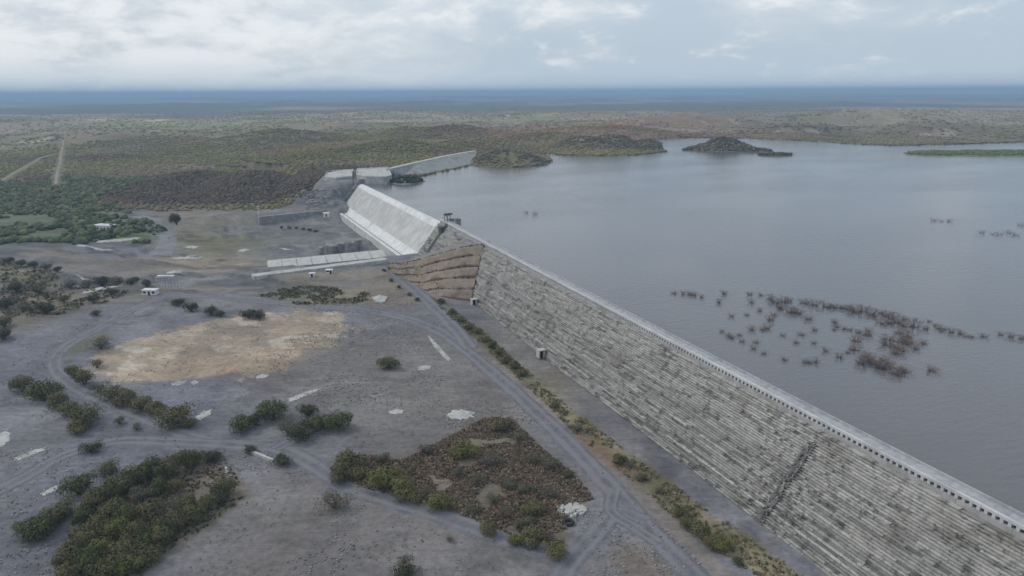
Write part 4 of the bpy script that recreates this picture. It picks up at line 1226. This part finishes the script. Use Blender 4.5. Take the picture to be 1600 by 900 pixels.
cluster([(440, 357, 7, 'dark'), (452, 357, 7, 'olive'), (463, 358, 6, 'dark'), (474, 359, 7, 'olive'), (484, 361, 7, 'dark'), (494, 363, 8, 'dark')], '{c} tiny bush, {o} from left in the line across the channel floor', 'bushes on the channel floor')
# bare shrubs standing in the water
def twig_mesh(seed):
    g = np.random.default_rng(seed)
    mb = MB()
    for a in range(13):
        t = g.uniform(0, 6.28); lean = g.uniform(.12, .85); h = g.uniform(.55, 1.0)
        b0 = np.array([.12 * math.cos(t), .12 * math.sin(t), -.25]); b1 = np.array([lean * math.cos(t), lean * math.sin(t), h])
        md = (b0 + b1) / 2 + g.normal(size=3) * .06
        mb.tube(b0, md, .020, .014, 3); mb.tube(md, b1, .014, .006, 3)
        for q in range(6):
            f = g.uniform(.3, .95); c = md * (1 - f) + b1 * f if f > .5 else b0 * (1 - f) + md * f
            e = c + np.array([g.normal() * .24, g.normal() * .24, g.uniform(.05, .32)])
            mb.tube(c, e, .009, .004, 3)
    return mb
TW = []
for q in range(4):
    tm = twig_mesh(50 + q)
    TW.append(mesh_np('bare_twigs', np.array(tm.v), tm.f, M_twig))
FL = [(150, 150, 'a'), (205, 150, 'a'), (185, 150, 'a'), (220, 158, 'a'), (250, 165, 'a'), (355, 150, 'a'), (330, 185, 'a'), (465, 155, 'a'), (465, 185, 'a'), (490, 220, 'a'), (500, 155, 'a'), (380, 245, 'a'), (445, 240, 'a'),
      (540, 175, 'b'), (560, 185, 'b'), (590, 180, 'b'), (620, 180, 'b'), (580, 205, 'b'), (600, 215, 'b'), (560, 240, 'b'), (550, 260, 'b'), (640, 230, 'b'), (660, 235, 'b'), (625, 225, 'b'), (690, 190, 'b'), (720, 200, 'b'), (705, 255, 'b'),
      (780, 205, 'c'), (800, 205, 'c'), (820, 208, 'c'), (850, 212, 'c'), (880, 217, 'c'), (900, 227, 'c'), (960, 238, 'c'), (940, 227, 'c'), (975, 240, 'c'), (1010, 235, 'c'), (1035, 245, 'c'), (1060, 255, 'c'), (1100, 255, 'c'), (1080, 272, 'c'), (1110, 287, 'c'), (1040, 272, 'c'), (1000, 272, 'c'),
      (810, 270, 'd'), (805, 297, 'd'), (820, 285, 'd'), (530, 297, 'd'), (510, 300, 'd'), (475, 302, 'd'), (720, 300, 'd'), (680, 322, 'd'), (605, 327, 'd'), (650, 352, 'd'), (720, 357, 'd'), (880, 302, 'd'), (910, 312, 'd'), (860, 300, 'd'),
      (960, 325, 'e'), (950, 310, 'e'), (1030, 345, 'e'), (1060, 350, 'e'), (1090, 338, 'e'), (1100, 358, 'e'), (1110, 333, 'e'), (1080, 315, 'e'), (1045, 365, 'e'), (1075, 370, 'e'), (1115, 350, 'e'), (1185, 357, 'e'), (1150, 377, 'e'), (900, 350, 'e'), (1150, 290, 'e'),
      (860, 392, 'f'), (830, 417, 'f'), (880, 385, 'f'), (910, 388, 'f'), (770, 392, 'f'), (595, 422, 'f'), (710, 437, 'f'), (690, 436, 'f'), (725, 438, 'f'), (505, 397, 'f'), (490, 357, 'f'), (470, 377, 'f'), (420, 347, 'f'), (385, 332, 'f'), (370, 327, 'f'), (405, 322, 'f'), (340, 312, 'f'),
      (930, 445, 'g'), (945, 412, 'g'), (970, 425, 'g'), (985, 445, 'g'), (1000, 455, 'g'), (1020, 460, 'g'), (1060, 480, 'g'), (1085, 480, 'g'), (1040, 460, 'g'), (1030, 440, 'g'), (1060, 395, 'g'), (1090, 385, 'g'), (1100, 470, 'g'), (950, 435, 'g'), (1215, 467, 'g'), (1010, 430, 'g'),
      (1190, 297, 'h'), (1240, 297, 'h'), (1255, 305, 'h'), (1270, 302, 'h'), (1300, 310, 'h'), (1330, 318, 'h'), (1360, 328, 'h'), (1390, 333, 'h'), (1435, 327, 'h'), (1500, 322, 'h'), (1540, 332, 'h'), (1580, 337, 'h'), (1200, 265, 'h'), (1150, 260, 'h'), (1225, 280, 'h')]
PH = {'a': 'bare flooded shrub, {o} from left in the sparse group nearest the far spillway end', 'b': 'bare flooded shrub, {o} from left in the tall dark clump of the shallows',
      'c': 'bare flooded shrub, {o} from left in the long far row', 'd': 'bare flooded shrub, {o} from left between the far row and the dam',
      'e': 'bare flooded shrub, {o} from left in the right middle clump', 'f': 'bare flooded shrub, {o} from left in the sparse row nearest the dam crest',
      'g': 'bare flooded shrub, {o} from left in the nearest dense clump', 'h': 'bare flooded shrub, {o} from left in the row trailing to the right edge'}
for g_ in 'abcdefgh':
    its = sorted([f for f in FL if f[2] == g_])
    for k, (zx, zy, _) in enumerate(its):
        dense = g_ in 'bcegh'
        p = at(1000 + zx / 2.667, 400 + (zy + 8) / 2.667, WATER_Z)
        t = empty('flooded_shrub', p + [random.uniform(-.8, .8), random.uniform(-1, 1), 0], random.uniform(0, 6.28))
        r = (random.uniform(2.6, 4.6) if dense else random.uniform(1.8, 3.0)) * (.65 if g_ == 'h' else 1)
        t.scale = (r * 1.1, r * 1.1, r * random.uniform(.42, .75))
        link('bare_twigs', random.choice(TW), t)
        link('bare_twigs', random.choice(TW), t).rotation_euler = (0, 0, 2.0)
        last = k == len(its) - 1
        tag(t, PH[g_].format(o='last' if last else ORD[k]), 'shrub', 'flooded bare shrubs')
for k, (px, py) in enumerate([(1458, 345), (1470, 346), (1482, 346), (1535, 364), (1550, 366), (1562, 367), (1575, 364), (1588, 368), (1595, 352), (822, 333), (836, 335)]):
    p = at(px, py, WATER_Z)
    t = empty('flooded_shrub', p, random.uniform(0, 6.28)); r = random.uniform(2.2, 3.6); t.scale = (r * 1.5, r * 1.5, r * .6)
    link('bare_twigs', random.choice(TW), t)
    tag(t, ('bare flooded shrub, ' + ORD[k] + ' from left far out toward the right edge') if px > 1000 else ('lone bare flooded shrub off the spillway crest, ' + ('left' if px < 830 else 'right') + ' of two'), 'shrub', 'flooded bare shrubs')

# ------------------------------------------------------------------ scrub: far woods and ground cover
t_ = (1 + 5 ** .5) / 2
ICO_V = np.array([(-1, t_, 0), (1, t_, 0), (-1, -t_, 0), (1, -t_, 0), (0, -1, t_), (0, 1, t_), (0, -1, -t_), (0, 1, -t_), (t_, 0, -1), (t_, 0, 1), (-t_, 0, -1), (-t_, 0, 1)]) / math.sqrt(1 + t_ * t_)
ICO_F = np.array([(0, 11, 5), (0, 5, 1), (0, 1, 7), (0, 7, 10), (0, 10, 11), (1, 5, 9), (5, 11, 4), (11, 10, 2), (10, 7, 6), (7, 1, 8), (3, 9, 4), (3, 4, 2), (3, 2, 6), (3, 6, 8), (3, 8, 9), (4, 9, 5), (2, 4, 11), (6, 2, 10), (8, 6, 7), (9, 8, 1)])
def blobs(name, x, y, size, colr, hfac=.8):
    z = hgt(x, y)
    m_ = len(x)
    J = 1 + rng.normal(size=(m_, 12, 1)) * .22
    V = ICO_V[None] * J * size[:, None, None]
    V[:, :, 2] *= hfac
    V = V + np.stack([x, y, z + size * .35], -1)[:, None, :]
    F = (ICO_F[None] + (np.arange(m_) * 12)[:, None, None]).reshape(-1, 3)
    cl_ = np.repeat(colr, 12, axis=0) * (1 + rng.normal(size=(m_ * 12, 1)) * .12)
    me = mesh_np(name, V.reshape(-1, 3), F, M_scrub, {'albedo': np.clip(cl_, .008, .6)})
    return link(name, me)
def scatter(n, rmin, rmax, azr=44):
    r = np.sqrt(rng.uniform(rmin ** 2, rmax ** 2, n)); a = np.radians(rng.uniform(-azr, azr, n))
    return r * np.sin(a), r * np.cos(a)
ABUT_POLY = [dn(690, -60), dn(700, 20), dn(735, 88), dn(775, 98), dn(850, 150), dn(830, 200), dn(690, 210)]
def land_filter(x, y):
    z = hgt(x, y)
    s = x * D2[0] + y * D2[1]; n = x * N2[0] + y * N2[1]
    ok = (z > 18.6) | ((~inside(x, y, RES_POLY)) & (z > -2))
    works = (s < 715) & (n > -75)          # bare construction ground
    works |= inside(x, y, ABUT_POLY)
    dyk = inside(x, y, [crest[0] + [-12, 12, 0], crest[1] + [-12, 12, 0], crest[2] + [-12, 12, 0], crest[3] + [-8, 8, 0], shore[3], shore[2], shore[1], shore[0]])
    works |= dyk
    for tp in TRACK_PTS: works |= seg_dist(x, y, tp, closed=False) < 6.5
    works |= (y + .06 * np.abs(x) < 690)
    return ok & ~works
def scrub_col(x, y):
    nC = fbm(x, y, 170, 4, 221); nA = fbm(x, y, 30, 3, 222)
    nD = fbm(x, y, 900, 4, 131)
    a = np.tile(C(.215, .168, .112), (len(x), 1))
    def L(a, b, f): return a * (1 - f[:, None]) + b * f[:, None]
    a = L(a, C(.205, .190, .078), smooth(.40, .58, nC))
    a = L(a, C(.225, .140, .092), smooth(.50, .66, nD) * .8 * smooth(1080, 1300, np.hypot(x, y)))
    org = np.exp(-(((x - 180) / 520) ** 2 + ((y - 1650) / 420) ** 2))
    a = L(a, C(.265, .165, .105), smooth(.25, .7, org) * .7)
    mv = smooth(300, 700, x) * smooth(1150, 1350, np.hypot(x, y))
    a = L(a, C(.195, .158, .112), mv * .7)
    a = a * (.60 + .80 * fbm(x, y, 130, 4, 171))[:, None]
    a = L(a, C(.235, .208, .095), smooth(.55, .72, nA) * .6)
    hd = np.exp(-(((x - 0) / 60) ** 2 + ((y - 955) / 50) ** 2)) + np.exp(-(((x - 175) / 110) ** 2 + ((y - 1165) / 50) ** 2))
    a = L(a, C(.130, .104, .076), smooth(.25, .6, hd))
    hill = np.exp(-(((x + 300) / 215) ** 2 + ((y - 785) / 105) ** 2) * 1.2)
    a = L(a, C(.115, .090, .068), smooth(.25, .6, hill))
    gb = smooth(-30, 30, sdist(x, y, GREEN_BELT) + (nA - .5) * 60)
    a = L(a, C(.105, .122, .066), gb * .85)
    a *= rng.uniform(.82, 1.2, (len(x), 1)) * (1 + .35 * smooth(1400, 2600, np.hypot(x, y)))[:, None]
    return a
x, y = scatter(130000, 640, 1600)
dens = fbm(x, y, 60, 3, 301)
k = land_filter(x, y) & (rng.random(len(x)) < smooth(.25, .5, dens) * .7 + .3)
x, y = x[k][:52000], y[k][:52000]
tag(blobs('scrubland', x, y, rng.uniform(1.0, 2.4, len(x)), scrub_col(x, y)), 'dry brown and olive thorn scrub covering hills beyond the dam', 'scrub', kind='stuff')
x, y = scatter(80000, 1500, 4600)
k = land_filter(x, y) & (rng.random(len(x)) < (1 - smooth(1900, 4500, np.hypot(x, y))) * smooth(.28, .55, fbm(x, y, 110, 3, 302)))
x, y = x[k][:24000], y[k][:24000]
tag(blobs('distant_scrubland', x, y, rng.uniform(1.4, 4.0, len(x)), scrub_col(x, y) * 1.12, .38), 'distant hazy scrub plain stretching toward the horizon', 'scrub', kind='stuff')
x = rng.normal(size=30000) * 110 - 318; y = rng.normal(size=30000) * 52 + 795
k = land_filter(x, y) & (((x + 318) / 190) ** 2 + ((y - 800) / 95) ** 2 < 1)
x, y = x[k][:9000], y[k][:9000]
tag(blobs('hill_scrub', x, y, rng.uniform(1.0, 2.1, len(x)), np.tile(C(.115, .090, .068), (len(x), 1)) * rng.uniform(.7, 1.35, (len(x), 1)), .8), 'dense grey-brown thorn scrub on the rounded hill left of the abutment', 'scrub', kind='stuff')
# green trees of the valley belt
x, y = scatter(40000, 560, 1150, 46)
gb = sdist(x, y, GREEN_BELT) + (fbm(x, y, 40, 3, 305) - .5) * 50
k = (gb > 0) & (fbm(x, y, 35, 3, 306) > .47)
x, y = x[k][:4200], y[k][:4200]
cgr = np.tile(C(.088, .105, .058), (len(x), 1)) * rng.uniform(.55, 1.6, (len(x), 1))
tag(blobs('valley_woodland', x, y, rng.uniform(1.6, 3.8, len(x)), cgr, .9), 'green belt of trees on the valley floor at the far left', 'woodland', kind='stuff')
# small bushes on shores and islands
isl = []
for (px, py), h, sx, sy in ISLES:
    c = at(px, py, WATER_Z); m_ = int(min(sx * sy * 1.6, 1600))
    isl.append(np.stack([c[0] + rng.normal(size=m_) * sx, c[1] + rng.normal(size=m_) * sy], -1))
isl = np.concatenate(isl); z = hgt(isl[:, 0], isl[:, 1]); isl = isl[z > 18.5]
ci = np.tile(C(.070, .062, .044), (len(isl), 1)) * rng.uniform(.6, 1.5, (len(isl), 1))
gm = isl[:, 0] > 480
ci[gm] = C(.125, .150, .055) * rng.uniform(.7, 1.3, (gm.sum(), 1))
sm_ = isl[:, 0] < 0
ci[sm_] = C(.040, .050, .026) * rng.uniform(.6, 1.4, (sm_.sum(), 1))
tag(blobs('island_scrub', isl[:, 0], isl[:, 1], rng.uniform(.9, 2.2, len(isl)), ci, .8), 'low bushes covering the islands and the peninsula tip', 'scrub', kind='stuff')

def tufts(name, poly, count, hmin, hmax, cols, label, cat, blades=5, keep=None):
    poly = np.array([p[:2] for p in poly])
    lo, hi = poly.min(0), poly.max(0)
    q = rng.uniform(lo, hi, (count * 6, 2))
    ok = inside(q[:, 0], q[:, 1], poly) & (fbm(q[:, 0], q[:, 1], 7, 3, 401) > (keep or .42))
    q = q[ok][:count]; m_ = len(q)
    z = hgt(q[:, 0], q[:, 1])
    V = np.zeros((m_, blades, 4, 3)); Cc = np.zeros((m_, blades, 4, 3))
    h = rng.uniform(hmin, hmax, (m_, 1))
    ci_ = cols[rng.integers(0, len(cols), m_)] * rng.uniform(.65, 1.35, (m_, 1))
    for b_ in range(blades):
        a = rng.uniform(0, 6.28, m_); sp_ = h[:, 0] * rng.uniform(.5, 1.1, m_)
        c = np.stack([q[:, 0] + np.cos(a) * sp_ * .6, q[:, 1] + np.sin(a) * sp_ * .6, z + h[:, 0] * rng.uniform(.25, .8, m_)], -1)
        nrm = rng.normal(size=(m_, 3)); nrm[:, 2] = np.abs(nrm[:, 2]) + .3; nrm /= np.linalg.norm(nrm, axis=1)[:, None]
        u = np.cross(nrm, rng.normal(size=(m_, 3))); u /= np.linalg.norm(u, axis=1)[:, None]; w = np.cross(nrm, u)
        e = (h * rng.uniform(.35, .75, (m_, 1)))
        V[:, b_] = np.stack([c - u * e, c - w * e * .6, c + u * e, c + w * e * .6], 1)
        Cc[:, b_] = (ci_ * rng.uniform(.8, 1.2, (m_, 1)))[:, None, :]
    F = np.arange(m_ * blades * 4).reshape(-1, 4)
    me = mesh_np(name, V.reshape(-1, 3), F, M_scrub, {'albedo': Cc.reshape(-1, 3)})
    return tag(link(name, me), label, cat, kind='stuff')
tufts('dry_scrub', SCRUB_TRI, 12500, .2, .75, np.array([(.185, .138, .108), (.20, .148, .112), (.16, .130, .092), (.175, .160, .105), (.205, .135, .105)]), 'dry reddish brown low scrub filling the triangle between tracks', 'scrub', keep=.33)
tufts('thicket_undergrowth', THICKET, 1800, .2, .7, np.array([(.075, .070, .040), (.10, .085, .055), (.06, .066, .033)]), 'brownish undergrowth between the bushes of the big thicket', 'undergrowth')
tufts('strip_grass', STRIP, 6000, .2, .75, np.array([(.19, .165, .085), (.15, .135, .065), (.11, .11, .05), (.20, .16, .10)]), 'yellowish grass strip along the toe of the dam', 'grass', keep=.40)
tufts('valley_edge_brush', OLIVE, 1100, .4, 1.5, np.array([(.13, .12, .08), (.10, .10, .06), (.17, .15, .105)]), 'low grey-brown brush around the dark bushes at left', 'brush', keep=.46)
tufts('clearing_grass', TAN2, 900, .4, 1.2, np.array([(.10, .10, .055), (.14, .13, .075)]), 'sparse olive grass on the tan ground above the road bend', 'grass', keep=.5)
PLAIN = P([(-60, 905), (-60, 520), (120, 480), (420, 440), (600, 480), (700, 530), (1000, 830), (1060, 905)])
tufts('dry_tufts', PLAIN, 3800, .15, .45, np.array([(.19, .175, .12), (.165, .15, .105), (.22, .19, .14)]), 'small dry grass tufts scattered over the dark gravel plain', 'grass', 4, keep=.56)
# loose stones on the gravel plain
x = rng.uniform(-150, 60, 60000); y = rng.uniform(120, 460, 60000)
s = x * D2[0] + y * D2[1]; n = x * N2[0] + y * N2[1]
k = (n < 98) & (fbm(x, y, 16, 4, 501) > .58)
x, y = x[k][:7000], y[k][:7000]
cs = np.array([(.25, .245, .24), (.14, .14, .15), (.19, .185, .185), (.33, .32, .31)])[rng.integers(0, 4, len(x))]
cr_ = np.array(CR_ST)
x = np.concatenate([x, cr_[:, 0]]); y = np.concatenate([y, cr_[:, 1]]); cs = np.concatenate([cs, np.tile([[.38, .37, .355]], (len(cr_), 1))])
tag(blobs('loose_stones', x, y, rng.uniform(.08, .34, len(x)), cs, .6), 'loose grey stones and gravel strewn over the dark plain', 'stones', kind='stuff')

# ------------------------------------------------------------------ haze: real air over the plain
M_haze = bpy.data.materials.new('haze'); M_haze.use_nodes = True
nt = M_haze.node_tree; nt.nodes.clear()
o_ = nt.nodes.new('ShaderNodeOutputMaterial'); pv = nt.nodes.new('ShaderNodeVolumePrincipled')
pv.inputs['Color'].default_value = (.46, .68, .94, 1)
pv.inputs['Density'].default_value = 0.00015
pv.inputs['Anisotropy'].default_value = 0.0
nt.links.new(pv.outputs[0], o_.inputs['Volume'])
zmin = float(gzv.min()) - 2.0; zmax = max(float(gzv.max()), CAM_H) + 4.0
mb = MB(); mb.box((0, 0), 84000, 84000, min(zmin, -14), zmax); hz = mb.build('haze', M_haze)
tag(hz, kind='stuff')
hz['label'] = 'thin blue haze over the far plain'; hz['category'] = 'haze'
